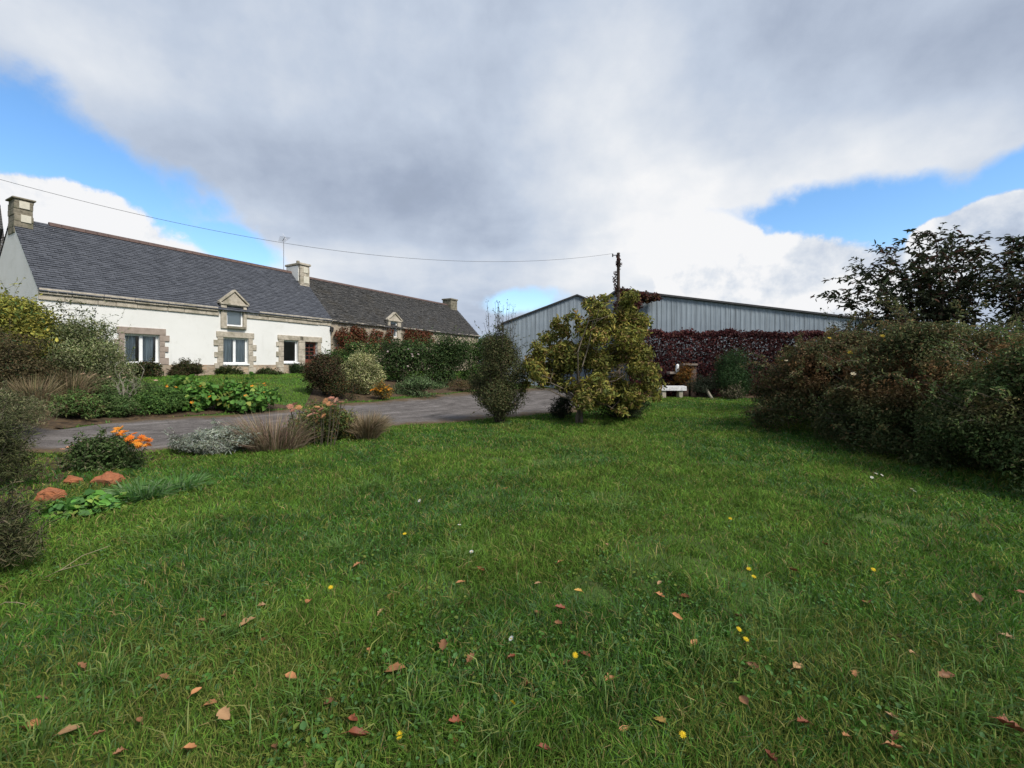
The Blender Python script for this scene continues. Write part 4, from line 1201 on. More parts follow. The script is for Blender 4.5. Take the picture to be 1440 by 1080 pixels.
# climbing red hydrangea on the stone wall
for i, (a, b, c, d, lab) in enumerate(((467, 548, 460, 492, 'rusty red creeper covering the stone wall beside the white house corner'), (566, 604, 464, 480, 'small rusty red creeper right of the little white dormer'))):
    s0, s1 = wp(a, 470)[0], wp(b, 470)[0]; zt_ = wp((a + b) / 2, c)[1]; zb_ = wp((a + b) / 2, d)[1]
    pos = (CXW + s0 * UX, CYW + s0 * UY, HOUSE_Z)
    o = thing('wall_creeper', lab, 'creeper', pos, HOUSE_ROT, 'creepers on the stone longhouse'); rng = np.random.default_rng(170 + i); rnd = random.Random(i)
    bl = [(rng.uniform(0.1, s1 - s0 - 0.1), rng.uniform(-0.35, -0.15), rng.uniform(zb_ - 0.3, zt_ - 0.12), 0.3, 0.2, 0.22) for _ in range(60)]
    blob_leaves('foliage', bl, 9000 if i == 0 else 4000, 0.085, 0.8, [(3, (0.19, 0.055, 0.032)), (2, (0.11, 0.065, 0.03)), (1, (0.17, 0.075, 0.04)), (1, (0.05, 0.06, 0.02))], rng, o)
    m = MB()
    for k in range(6): m.limb((rnd.uniform(0, s1 - s0), -0.1, 0), (rnd.uniform(0, s1 - s0), -0.2, zt_ - 0.3), 0.02, 0.008, 6, 0.04, rng=rnd)
    m.build('stem', M['dark_twig'], o)

# --- upright shrub in the middle
o, W, H, bl, rng, rnd = shrub('upright_shrub', 'tall dark upright shrub with thin shoots at the lawn edge', 'shrub', (658, 746, 455, 598), 34000, 0.044, 0.5,
      [(3, (0.10, 0.11, 0.042)), (3, (0.07, 0.085, 0.034)), (1, (0.16, 0.15, 0.07)), (1, (0.11, 0.08, 0.04))], 180, 'column', 56, 0.30, 0.9, stems=14, z0=0.05)
m = MB(); sb = []
for i in range(26):
    a = rnd.uniform(0, 2 * PI); r0 = rnd.uniform(0, 0.3) * W
    hh = H * rnd.uniform(0.98, 1.26)
    e = (r0 * math.cos(a) * 1.5, r0 * math.sin(a), hh)
    pts = m.limb((r0 * math.cos(a), r0 * math.sin(a), H * 0.75), e, 0.007, 0.003, 6, 0.025, rng=rnd)
    for p in pts[1:]: sb.append((*p, 0.045, 0.045, 0.06))
m.build('shoot', M['dark_twig'], o)
blob_leaves('shoot_leaves', sb, 620, 0.035, 0.45, [(2, (0.06, 0.06, 0.03)), (1, (0.09, 0.07, 0.04))], rng, o)

# --- yellow tree
TY = 12.1
tb = gp(815, 597)
tree = thing('yellowing_tree', 'small spreading tree with yellowing green leaves and pale forked trunk', 'tree', tuple(tb))
rng = np.random.default_rng(190); rnd = random.Random(190)
CL = [(862, 433, 20), (886, 446, 22), (880, 428, 15), (846, 452, 24), (868, 465, 34), (840, 478, 34), (800, 482, 30), (772, 500, 28), (756, 528, 22), (808, 515, 38), (850, 512, 40), (893, 498, 28), (903, 528, 26),
      (872, 545, 32), (782, 540, 27), (826, 552, 30), (757, 486, 17), (918, 543, 15), (752, 508, 14), (796, 452, 14), (815, 448, 12), (896, 470, 20), (838, 430, 8), (740, 545, 10), (850, 560, 18), (884, 560, 18), (906, 550, 14), (815, 490, 24), (775, 525, 24), (835, 535, 26)]
bl = []
for px, py, r in CL:
    depth = rng.uniform(-0.9, 0.9) * (1 - abs(px - 835) / 220)
    q = at(px, py, TY + depth) - tb; rm = r / FPX * TY
    for k in range(4):
        d = rng.normal(size=3) * rm * 0.45; bl.append((*(q + d), rm * 0.56, rm * 0.7, rm * 0.45))


def tree_tint(P, C, rng):
    k = sstep(0.2, 0.75, vnoise(P[:, 0] * 1.8 + 20, P[:, 2] * 1.8 + P[:, 1], 12))[:, None]
    return C * (1 - 0.45 * k) + np.array((0.10, 0.12, 0.032)) * 0.45 * k


crown = blob_leaves('crown', bl, 25000, 0.105, 0.5, [(4, (0.30, 0.27, 0.055)), (4, (0.19, 0.20, 0.042)), (2, (0.42, 0.36, 0.09)), (2, (0.10, 0.12, 0.03)), (2, (0.26, 0.16, 0.06)), (1, (0.17, 0.105, 0.05))], rng, tree,
                    up=0.5, droop=0.4, core=0.2, tint=tree_tint)
m = MB()
for i, (e, r0) in enumerate((((-0.06, 0.0, 0.6), 0.035), ((0.10, 0.05, 0.65), 0.045), ((0.02, 0.12, 0.7), 0.035))):
    m.limb((e[0] * 0.6 - 0.03, e[1], -0.05), e, r0 + 0.01, r0 * 0.8, 5, 0.04, rng=rnd)
    for k in range(9):
        b = bl[rnd.randrange(len(bl))]
        pts = m.limb(e, b[:3], r0 * 0.7, 0.008, 6, 0.08, 0.04, rng=rnd)
        for q in pts[3:]:
            m.limb(q, q + np.array((rnd.uniform(-.6, .6), rnd.uniform(-.5, .5), rnd.uniform(-.1, .3))), 0.008, 0.004, 3, 0.05, rng=rnd)
m.build('trunk', M['bark'], tree)
shrub('dark_low_shrub', 'dark spreading low shrub beneath the yellowing tree', 'shrub', (826, 914, 550, 592), 13000, 0.045, 0.4, [(3, (0.022, 0.035, 0.016)), (2, (0.035, 0.05, 0.022)), (1, (0.05, 0.06, 0.035))], 191, 'dome', 26, 0.36, 1.0)
o, W, H, bl2, rng, rnd = shrub('dark_low_shrub', 'small spiky dark shrub left of the tree trunk', 'shrub', (770, 812, 556, 590), 1800, 0.08, 0.2, [(3, (0.02, 0.032, 0.015)), (1, (0.04, 0.05, 0.022))], 192, 'dome', 16, 0.4, 1.0)

# --- far corner by the hedge
shrub('corner_shrub', 'dense mid green shrub standing before the dark red hedge', 'shrub', (1000, 1068, 490, 560), 18000, 0.065, 0.4, [(3, (0.035, 0.075, 0.025)), (2, (0.05, 0.095, 0.03)), (1, (0.025, 0.05, 0.02))], 200, 'round', 30, 0.36, 0.8, Y=21.3)
shrub('corner_shrub', 'dusky low shrub between the white bench and the green corner shrub', 'shrub', (962, 1012, 528, 562), 3600, 0.06, 0.4, [(3, (0.03, 0.045, 0.025)), (1, (0.06, 0.06, 0.04))], 201, 'dome', 18, 0.38, 0.6, Y=21.2)
shrub('corner_shrub', 'pale leaved low plant at the foot of the green corner shrub', 'plant', (1012, 1052, 541, 562), 1500, 0.06, 0.4, [(2, (0.12, 0.12, 0.055)), (2, (0.05, 0.07, 0.03)), (1, (0.34, 0.27, 0.20))], 202, 'dome', 14, 0.4, 0.6, Y=20.5)
shrub('orange_leaved_shrub', 'small shrub with orange autumn leaves between barbecue and white bench', 'shrub', (942, 974, 516, 545), 1900, 0.08, 0.6, [(2, (0.22, 0.10, 0.02)), (2, (0.13, 0.06, 0.02)), (1, (0.12, 0.10, 0.03))], 203, 'round', 14, 0.4, 0.8, Y=21.9, z0=0.25)
# bench
b0 = gp(944, 559.5); YBn = b0[1]
bench = thing('stone_bench', 'low white stone garden bench before the dark red hedge', 'bench', (b0[0], YBn, b0[2]))
bw = 38 / FPX * YBn / 2
m = MB(); nseg = 14
for i in range(nseg):
    x0, x1 = -bw + 2 * bw * i / nseg, -bw + 2 * bw * (i + 1) / nseg
    j = 0.012
    m.add([(x0, -0.24 + random.uniform(-j, j), 0.36), (x1, -0.24, 0.36), (x1, 0.24, 0.36), (x0, 0.24, 0.36), (x0, -0.22, 0.56 + random.uniform(-j, j)), (x1, -0.22, 0.56), (x1, 0.24, 0.57), (x0, 0.24, 0.57)],
          [(0, 3, 2, 1), (4, 5, 6, 7), (0, 1, 5, 4), (2, 3, 7, 6)] + ([(3, 0, 4, 7)] if i == 0 else []) + ([(1, 2, 6, 5)] if i == nseg - 1 else []))
m.build('seat', M['bench_stone'], bench)
for sd in (-1, 1):
    m = MB(); m.box(sd * bw * 0.62 - 0.09, sd * bw * 0.62 + 0.09, -0.18, 0.18, -0.05, 0.36, 0.006); m.build('leg', M['granite'], bench, bevel=0.015)
# barbecue of old brick
q = at(962, 520, 22.2); bbq = thing('brick_barbecue', 'old brick garden barbecue with a slab top half hidden in the red hedge', 'barbecue', (q[0], 22.15, 0.0))
m = MB()
for sd in (-0.03, 0.36):
    z = 0
    while z < 1.55: m.box(sd - 0.13, sd + 0.13, -0.25, 0.3, z, z + 0.085, 0.004); z += 0.09
m.box(0.10, 0.23, 0.15, 0.3, 0, 1.5); m.build('brick_pier', M['brick'], bbq)
m = MB(); m.box(-0.20, 0.52, -0.36, 0.32, 1.56, 1.66); m.build('slab_top', M['old_wood'], bbq, bevel=0.015)
m = MB(); m.box(-0.85, -0.17, -0.35, 0.2, 1.14, 1.25); m.build('side_shelf', M['granite_pink'], bbq, bevel=0.015)
m = MB(); m.tube([(-0.48, -0.42, 1.27), (-0.48, -0.42, 1.35), (-0.47, -0.42, 1.60), (-0.47, -0.42, 1.66)], [0.07, 0.09, 0.08, 0.03], 10)
tag(m.build('white_jug', M['white_paint']), 'small white jug standing on the barbecue side shelf', 'jug').location = (q[0], 22.15 + 0.1, -0.02)
g = gp(997, 561); m = MB(); m.tube([(-0.10, 0.3, 0.62), (0.0, 0.1, 0.3), (0.12, -0.1, -0.03)], [0.065, 0.07, 0.075], 9)
tag(m.build('leaning_log', M['pale_bark']), 'short pale log leaning in the plants right of the bench', 'log').location = tuple(g)

# --- big bushes on the right
def right_tint(P, C, rng):
    k = sstep(0.35, 0.62, vnoise(P[:, 0] * 0.9 + P[:, 1] * 0.8 + 20, P[:, 2] * 1.1 + 3, 14))[:, None] * sstep(0.7, 1.6, P[:, 2])[:, None]
    k2 = sstep(0.5, 0.8, vnoise(P[:, 0] * 2.2 + P[:, 1] * 1.8 + 20, P[:, 2] * 2.2 + 3, 15))[:, None]
    C = C * (1 - 0.7 * k) + np.array((0.26, 0.12, 0.052)) * 0.7 * k * rng.uniform(0.6, 1.4, (len(P), 1))
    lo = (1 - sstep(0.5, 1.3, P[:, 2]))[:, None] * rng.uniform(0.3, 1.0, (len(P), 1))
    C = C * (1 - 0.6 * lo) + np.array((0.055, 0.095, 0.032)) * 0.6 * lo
    return C * (1 - 0.35 * k2) * 0.88


RB = [
    ('rose_thicket', 'russet rose thicket with yellow blooms at the far end of the right hand bushes', (8.0, 10.7), 4.1, 2.38, 3.7, [(3, (0.143, 0.130, 0.055)), (2, (0.182, 0.111, 0.055)), (2, (0.078, 0.104, 0.039))], 62000, 0.065, 210),
    ('rose_thicket', 'broad tangled green and brown thicket in the middle of the right hand bushes', (7.75, 8.1), 3.4, 2.45, 3.6, [(3, (0.130, 0.137, 0.055)), (2, (0.078, 0.104, 0.039)), (1, (0.195, 0.130, 0.058))], 80000, 0.055, 211),
    ('rose_thicket', 'nearest dark green thicket cut by the right edge', (7.35, 5.75), 3.1, 2.12, 3.0, [(3, (0.124, 0.169, 0.055)), (2, (0.065, 0.104, 0.033)), (1, (0.221, 0.195, 0.085))], 80000, 0.045, 212),
]
for nm, lab, (x, y), W, H, D, pal, n, sz, sd in RB:
    rng = np.random.default_rng(sd); rnd = random.Random(sd)
    o = thing(nm, lab, 'bush', (x, y, float(gz(x, y)) - 0.02), 0, 'tangled bushes along the right')
    bl = clumps(W, H, D, 64, 0.24, rng, 'dome')
    for i in range(90):
        a = rng.uniform(0, 2 * PI); h = rng.random(); k = 0.45 * math.sqrt(max(0.05, 1 - (h * 0.95) ** 2))
        bl.append((math.cos(a) * W * k, math.sin(a) * D * k, 0.12 + h * (H - 0.35), rng.uniform(0.2, 0.42), rng.uniform(0.2, 0.42), rng.uniform(0.16, 0.34)))
    blob_leaves('foliage', bl, n, sz, 0.5, pal, rng, o, zmin=0.02, tint=right_tint, core=0.35, clump_jit=0.5, jit=0.35)
    m = MB(); tw = []
    for i in range(70):
        b = bl[rnd.randrange(len(bl))]
        e = np.array(b[:3]) * np.array((1.12, 1.12, 1.06)) + np.array((0, 0, b[5] * 0.9))
        pts = m.limb((rnd.uniform(-.3, .3), rnd.uniform(-.3, .3), 0), e, 0.012, 0.005, 6, 0.09, 0.08, rng=rnd, sides=4)
        out = np.array((b[0], b[1], 0.0)); out /= np.linalg.norm(out) + 1e-6
        cane = m.limb(pts[-1], pts[-1] + out * rnd.uniform(0.1, 0.45) + np.array((rnd.uniform(-.2, .2), rnd.uniform(-.2, .2), rnd.uniform(-0.2, 0.35))), 0.005, 0.003, 5, 0.05, 0.12, rng=rnd, sides=4)
        for q in pts[-2:] + cane[1:]: tw.append((*q, 0.06, 0.06, 0.06))
    m.build('stem', M['bark'], o)
    blob_leaves('twig_leaves', tw, 4200, sz, 0.45, pal, rng, o, core=0.1)
    for k in range((9, 6, 3)[sd - 210]):
        a = rng.uniform(PI * 0.75, PI * 1.45); b = [b for b in bl if b[0] < 0 and b[2] > H * 0.45]; b = b[rng.integers(len(b))]
        flower_head(o, (b[0] - b[3] * 0.95, b[1] - b[4] * 0.5, b[2] + b[5] * 0.4), 0.05, [(0.72, 0.55, 0.08), (0.70, 0.62, 0.45)][k % 3 == 2], rng, 'rose', 7, cup=0.55, layers=2)


# --- dark tree behind the bushes
def sky_tree(label, base, targets, seed, nleaf, group):
    rng = np.random.default_rng(seed); rnd = random.Random(seed)
    o = thing('dark_leaved_tree', label, 'tree', tuple(base), 0, group)
    m = MB(); tw = []; lp = []; lt = []
    m.limb((0, 0, -0.05), (0.1, 0, 1.6), 0.10, 0.075, 5, 0.03, rng=rnd)
    fork = np.array((0.1, 0, 1.6))
    for e in targets:
        e = fork + (np.array(e, float) - fork) * 0.95
        pts = m.limb(fork + rng.normal(0, 0.04, 3), e, 0.042, 0.009, 9, 0.035, 0.05, rng=rnd)
        for i, q in enumerate(pts[3:]):
            for _ in range(4):
                d = (pts[-1] - pts[0]) / np.linalg.norm(pts[-1] - pts[0])
                v = rng.normal(size=3) * np.array((1, 1, 0.45)) + d * 0.5 + np.array((0, 0, 0.15)); v /= np.linalg.norm(v)
                ln = rnd.uniform(0.25, 0.7)
                tp = m.limb(q, q + v * ln, 0.007, 0.003, 4, 0.05, 0.06, rng=rnd, sides=4)
                for r in tp[1:]:
                    for _ in range(nleaf):
                        lp.append(r + rng.normal(0, 0.03, 3)); lt.append(v + rng.normal(0, 0.55, 3) + np.array((0, 0, -0.35)))
    m.build('trunk', M['dark_twig'], o)
    lp, lt = np.array(lp), np.array(lt); n = len(lp)
    Nn = rng.normal(size=(n, 3)) * 0.5 + np.array((0, 0, 1.0)); Nn /= np.linalg.norm(Nn, axis=1, keepdims=True)
    V, F = leaf_mesh(lp, Nn, 0.15, 0.42, rng, 0.25, lt)
    C = pick_colors(n, [(4, (0.036, 0.046, 0.024)), (2, (0.06, 0.07, 0.035)), (1, (0.08, 0.04, 0.028))], rng, 0.3)
    low = (lp[:, 2] < 2.9) & (rng.random(n) < 0.45); C[low] = C[low] * 0.4 + np.array((0.085, 0.03, 0.022)) * 0.6
    np_obj('crown', V, F, np.repeat(C, 6, 0), M['leaf'], o)


TB = np.array((12.4, 13.0, 0.0))
tg = [at(a, b, 13.0 + c) - TB for a, b, c in ((1175, 415, .2), (1195, 385, -.3), (1215, 372, .6), (1250, 350, 0), (1270, 372, -.8), (1290, 335, .4), (1315, 322, -.2), (1340, 326, .5), (1365, 336, -.5), (1385, 362, .3),
      (1325, 372, -1.0), (1370, 395, .8), (1225, 415, -.8), (1285, 405, 1.0), (1240, 396, .9), (1392, 405, -.6), (1335, 350, 1.0), (1305, 360, -.6))]
sky_tree('spreading dark leaved tree against the sky behind the right hand bushes', TB, tg, 220, 4, 'dark trees behind the right bushes')
TB2 = np.array((14.6, 11.6, 0.0))
tg = [at(a, b, 11.6 + c) - TB2 for a, b, c in ((1392, 350, .2), (1410, 372, -.3), (1430, 345, .4), (1450, 325, 0), (1480, 330, .5), (1405, 400, -.5), (1440, 385, .6), (1470, 375, -.6), (1520, 350, .1), (1560, 380, -.3), (1420, 425, .4), (1500, 320, .2))]
sky_tree('dark leaved tree cut by the right edge beside the spreading one', TB2, tg, 221, 4, 'dark trees behind the right bushes')
shrub('dark_hedge_bush', 'dark green bush closing the gap beneath the spreading dark tree', 'bush', (1140, 1330, 436, 560), 11000, 0.08, 0.5, [(3, (0.035, 0.05, 0.02)), (2, (0.05, 0.06, 0.025)), (1, (0.07, 0.04, 0.025))], 222, 'dome', 36, 0.32, 0.6, Y=14.6)
shrub('dark_hedge_bush', 'olive bush behind the nearest thicket at the right edge', 'bush', (1290, 1560, 440, 560), 12000, 0.08, 0.5, [(3, (0.04, 0.05, 0.02)), (2, (0.06, 0.06, 0.027))], 223, 'dome', 36, 0.32, 0.5, Y=10.8)

# ================================================================== NEAR LEFT BORDER
shrub('feathery_bush', 'dark feathery bush cut by the left edge beside the reddish stones', 'shrub', (-160, 36, 590, 705), 20000, 0.06, 0.16, [(3, (0.085, 0.10, 0.038)), (2, (0.13, 0.135, 0.06)), (2, (0.05, 0.06, 0.025))], 230, 'dome', 40, 0.3, 0.8, stems=20, rand=1.2, sprays=130)
shrub('feathery_bush', 'low olive brown heather bush at the left edge nearest the camera', 'shrub', (-190, 40, 700, 850), 20000, 0.05, 0.14, [(3, (0.10, 0.105, 0.045)), (2, (0.14, 0.125, 0.07)), (2, (0.06, 0.075, 0.03))], 231, 'dome', 40, 0.3, 0.9, stems=24, rand=1.2, sprays=170)
g = gp(4, 900); o = thing('dry_stalks', 'pale dry stalks poking in from the left edge over the grass', 'stalks', tuple(g)); m = MB(); rnd = random.Random(8)
for i in range(9):
    y = rnd.uniform(-0.5, 0.9); m.limb((-0.5, y, 0.03), (rnd.uniform(-0.25, 0.08), y + rnd.uniform(-.1, .25), rnd.uniform(0.06, 0.2)), 0.004, 0.002, 5, 0.06, 0.05, rng=rnd, col=(0.3, 0.25, 0.16))
m.build('stalk', M['dry'], o)


def rock(name, label, box, seed, mat='terracotta', rot=0.0, group=None):
    rng = np.random.default_rng(seed); x0, x1, yt, yb = box
    g = gp((x0 + x1) / 2, yb); Wm = (x1 - x0) / FPX * g[1] * 1.08; Hm = (yb - yt) / FPX * g[1] * 0.62
    bm = bmesh.new()
    for k in range(26):
        a = rng.uniform(0, 2 * PI); r = rng.uniform(0.75, 1.0); z = rng.choice([-0.1, 0.25, 0.55, 0.8, 1.0], p=[.2, .15, .2, .25, .2])
        t = 1 - 0.45 * max(0, z - 0.3)
        bm.verts.new((math.cos(a) * Wm / 2 * r * t + 0.12 * Wm * z, math.sin(a) * Wm * 0.36 * r * t, Hm * (z - 0.25 * (math.cos(a) + 1) * 0.5 * (z > 0.5))))
    bmesh.ops.convex_hull(bm, input=bm.verts)
    for v in [v for v in bm.verts if not v.link_faces]: bm.verts.remove(v)
    bmesh.ops.subdivide_edges(bm, edges=bm.edges[:], cuts=2, use_grid_fill=True)
    for v in bm.verts: v.co += Vector(rng.normal(0, 0.012 * Wm, 3)) + Vector((0, 0, 0.02 * Wm * math.sin(v.co.z / Hm * 14)))
    me = bpy.data.meshes.new(name); bm.to_mesh(me); bm.free(); me.materials.append(M[mat])
    o = bpy.data.objects.new(name, me); COL.objects.link(o)
    o.location = (g[0], g[1] + Wm * 0.25, g[2]); o.rotation_euler = (0.10, 0.05, rot)
    tag(o, label, 'stone', group)


rock('reddish_stone', 'broad layered reddish stone right of the other two, below the orange flowers', (112, 161, 660, 684), 240, rot=-0.2, group='reddish stones at the border edge')
rock('reddish_stone', 'dull small reddish stone between the other two', (80, 106, 660, 686), 241, rot=1.1, group='reddish stones at the border edge')
rock('reddish_stone', 'leftmost reddish stone half under the feathery bush', (38, 76, 679, 707), 242, rot=0.5, group='reddish stones at the border edge')
o, W, H, bl, rng, rnd = shrub('marigold_plant', 'dark leafy plant with bright orange flowers in front of the drive', 'flowers', (88, 206, 612, 668), 7000, 0.05, 0.4, [(3, (0.06, 0.105, 0.03)), (2, (0.09, 0.135, 0.045)), (1, (0.13, 0.13, 0.07))], 245, 'dome', 26, 0.36, 0.6, stems=8, stem_r=0.008)
for k in range(30):
    px = rng.choice([165, 172, 180, 190, 198, 204, 196, 205]) + rng.uniform(-9, 9); py = {0: 606}.get(0) + (px - 165) * 0.45 + rng.uniform(-7, 9)
    q = at(px, py, o.location[1] + rng.uniform(-0.35, 0.25)) - np.array(o.location)
    flower_head(o, q, 0.058, [(0.78, 0.25, 0.02), (0.72, 0.20, 0.02), (0.80, 0.33, 0.04)][k % 3], rng, petals=10, layers=2)
for px, py in ((88, 632), (96, 629), (104, 627), (112, 622), (118, 620), (101, 633)):
    q = at(px, py, o.location[1]) - np.array(o.location); flower_head(o, q, 0.04, (0.55, 0.27, 0.15), rng, petals=8)
m = MB()
for k in range(26):
    q = at(rng.uniform(155, 208), rng.uniform(606, 632), o.location[1] + rng.uniform(-.2, .2)) - np.array(o.location); m.limb((q[0] * 0.6, q[1] * 0.5, 0.05), q, 0.006, 0.004, 3, 0.04, rng=rnd, col=(0.06, 0.09, 0.03))
m.build('flower_stalk', M['leaf'], o)
shrub('broad_leaved_plant', 'bright green plant with round leaves below the reddish stones', 'plant', (64, 164, 696, 730), 620, 0.08, 0.95, [(3, (0.11, 0.25, 0.045)), (2, (0.08, 0.18, 0.05)), (1, (0.20, 0.29, 0.06))], 246, 'dome', 18, 0.36, 0.6, stems=6, stem_r=0.006, up=1.6, rand=0.5, sprays=3)
tuft('blue_grass_clump', 'bluish green drooping grass clump right of the reddish stones', 'grass clump', (165, 240, 660, 704), 520, 0.016, [(2, (0.13, 0.25, 0.085)), (2, (0.09, 0.20, 0.04)), (1, (0.22, 0.32, 0.15))], 247, 0.85, droop=0.6, base_frac=0.8, hmin=0.3)
tuft('blue_grass_clump', 'bluish green grass clump nearer the lavender', 'grass clump', (215, 285, 656, 692), 460, 0.016, [(2, (0.13, 0.25, 0.08)), (2, (0.09, 0.20, 0.04)), (1, (0.22, 0.32, 0.15))], 248, 0.85, droop=0.6, base_frac=0.8, hmin=0.3)
shrub('lavender', 'silvery grey lavender mound at the front of the drive', 'plant', (238, 362, 598, 642), 16000, 0.06, 0.16, [(4, (0.40, 0.43, 0.36)), (2, (0.27, 0.30, 0.23)), (1, (0.17, 0.19, 0.12))], 249, 'dome', 34, 0.3, 0.6, stems=14, stem_r=0.006, up=1.4)
tuft('dry_perennial', 'brown dry perennial right of the silvery lavender', 'plant', (338, 432, 572, 634), 1500, 0.009, [(2, (0.21, 0.14, 0.105)), (3, (0.30, 0.23, 0.15)), (1, (0.13, 0.13, 0.055))], 250, 1.0, part='stalks', mat='dry', droop=0.15, base_frac=0.85, hmin=0.3)
o, W, H, bl, rng, rnd = shrub('sedum', 'green sedum with faded pink flower heads before the drive', 'flowers', (392, 492, 566, 628), 9000, 0.06, 0.45, [(3, (0.14, 0.18, 0.055)), (2, (0.095, 0.14, 0.04)), (1, (0.28, 0.23, 0.07)), (1, (0.24, 0.13, 0.06))], 251, 'dome', 24, 0.34, 0.6, stems=12, stem_r=0.007)
for k, (px, py) in enumerate(((408, 572), (414, 569), (420, 573), (412, 577), (440, 578), (446, 573), (452, 576), (444, 582), (458, 564), (466, 560), (473, 563), (463, 568), (480, 566), (436, 584), (455, 585), (470, 570))):
    q = at(px, py, o.location[1] + rng.uniform(-.75, -.35)) - np.array(o.location)
    flower_head(o, q, 0.075, [(0.50, 0.23, 0.16), (0.58, 0.31, 0.22), (0.52, 0.26, 0.12)][k % 3], rng, petals=14, cup=0.15, layers=2)
m = MB()
for k in range(16):
    px, py = ((408, 572), (420, 573), (440, 578), (452, 576), (466, 560), (473, 563), (480, 566), (455, 585))[k % 8]
    q = at(px, py, o.location[1] - 0.5) - np.array(o.location); m.limb((q[0] * 0.7, -0.3, 0.02), q, 0.007, 0.005, 3, 0.03, rng=rnd)
m.build('flower_stalk', M['bark'], o)
tuft('dry_ornamental_grass', 'tan dry ornamental grass clump at the drive edge right of the sedum', 'grass clump', (478, 550, 568, 620), 2000, 0.009, [(3, (0.34, 0.26, 0.16)), (2, (0.16, 0.12, 0.075)), (1, (0.12, 0.11, 0.05))], 252, 0.95, part='stalks', mat='dry', droop=0.35, base_frac=0.4, hmin=0.45)
shrub('border_perennial', 'small yellowing plant between sedum and dry ornamental grass', 'plant', (448, 502, 582, 621), 3000, 0.055, 0.45, [(2, (0.13, 0.15, 0.045)), (1, (0.26, 0.20, 0.05)), (1, (0.07, 0.10, 0.03))], 253, 'dome', 14, 0.4, 0.6, stems=5, stem_r=0.006)

# ================================================================== FALLEN LEAVES AND LAWN FLOWERS
TAN = (0.33, 0.15, 0.06); BROWN = (0.17, 0.08, 0.035); REDL = (0.17, 0.05, 0.022); YELL = (0.42, 0.25, 0.06); PINKT = (0.28, 0.165, 0.08)
LEAVES = [(113, 939, 18, BROWN), (230, 956, 20, BROWN), (276, 974, 17, TAN), (296, 993, 25, TAN), (316, 1007, 26, PINKT), (57, 985, 17, BROWN), (43, 1028, 32, TAN), (98, 1030, 34, PINKT), (409, 953, 20, TAN), (267, 1056, 22, TAN),
          (139, 1034, 16, BROWN), (433, 850, 16, TAN), (348, 878, 26, PINKT), (315, 869, 18, BROWN), (367, 854, 14, PINKT), (370, 901, 12, BROWN), (167, 1061, 14, BROWN), (385, 1054, 15, BROWN), (196, 1015, 14, BROWN), (463, 989, 18, BROWN), (283, 873, 13, BROWN),
          (502, 796, 14, TAN), (550, 841, 13, TAN), (535, 863, 14, PINKT), (557, 944, 36, TAN), (519, 917, 14, TAN), (497, 1015, 18, REDL), (502, 1039, 34, REDL), (639, 1017, 20, REDL), (638, 1045, 14, REDL), (623, 910, 22, BROWN), (661, 928, 20, BROWN),
          (721, 926, 14, REDL), (789, 791, 12, TAN), (756, 821, 13, PINKT), (813, 832, 13, YELL), (756, 865, 15, BROWN), (787, 857, 18, REDL), (786, 878, 14, BROWN), (854, 767, 10, PINKT), (928, 821, 14, PINKT), (928, 839, 14, TAN), (952, 869, 17, TAN),
          (824, 922, 17, REDL), (797, 935, 16, BROWN), (858, 960, 22, TAN), (741, 963, 14, REDL), (878, 1028, 20, TAN), (928, 1015, 24, YELL), (765, 1056, 20, REDL), (711, 689, 9, TAN), (676, 802, 14, REDL), (648, 820, 15, TAN),
          (1119, 719, 11, BROWN), (1162, 767, 15, REDL), (1115, 804, 15, REDL), (1038, 869, 18, BROWN), (1221, 850, 22, REDL), (1373, 843, 20, PINKT), (1438, 834, 16, REDL), (1121, 942, 26, PINKT), (1204, 948, 18, TAN), (1060, 939, 20, BROWN), (1047, 987, 22, BROWN),
          (1130, 1019, 24, REDL), (1254, 1010, 18, PINKT), (1260, 1037, 22, REDL), (1258, 1053, 22, TAN), (1082, 1067, 22, REDL), (1190, 1037, 16, TAN), (1421, 1028, 36, REDL), (1264, 898, 14, BROWN), (1282, 919, 12, PINKT), (975, 906, 20, TAN), (1330, 954, 26, BROWN), (964, 841, 14, REDL), (1419, 898, 18, PINKT)]
SPECIAL = {(557, 944): 'largest tan leaf lying whole on the lawn at lower centre', (928, 1015): 'flat yellow leaf on the grass at lower right of centre', (502, 1039): 'large dark red curled leaf at lower left of centre', (497, 1015): 'small red leaf just behind the large dark red curled one',
           (639, 1017): 'red leaf in the grass at bottom centre', (638, 1045): 'smallest red leaf in front of another at bottom centre', (1421, 1028): 'large dark red leaf in the lower right corner', (43, 1028): 'long tan leaf in the lower left corner', (98, 1030): 'pinkish brown leaf with a stalk beside the long tan corner leaf',
           (296, 993): 'bright tan leaf touching the pinkish one at lower left', (316, 1007): 'pinkish ragged leaf touching a bright tan one at lower left', (1121, 942): 'pale ragged lobed leaf at lower right', (348, 878): 'long narrow pinkish brown leaf left of centre', (1082, 1067): 'upright red leaf at the bottom edge right of centre',
           (1260, 1037): 'red leaf lying just behind a tan one at lower right', (1258, 1053): 'tan leaf lying just in front of a red one at lower right', (813, 832): 'small yellow leaf in the middle of the lawn', (1373, 843): 'pinkish leaf near the right hand thicket'}
KIND = {TAN: 'small tan fallen leaf in the grass', BROWN: 'small brown withered leaf sunk in the grass', REDL: 'small dark red fallen leaf in the grass', PINKT: 'small pinkish brown fallen leaf in the grass', YELL: 'small yellow fallen leaf in the grass'}


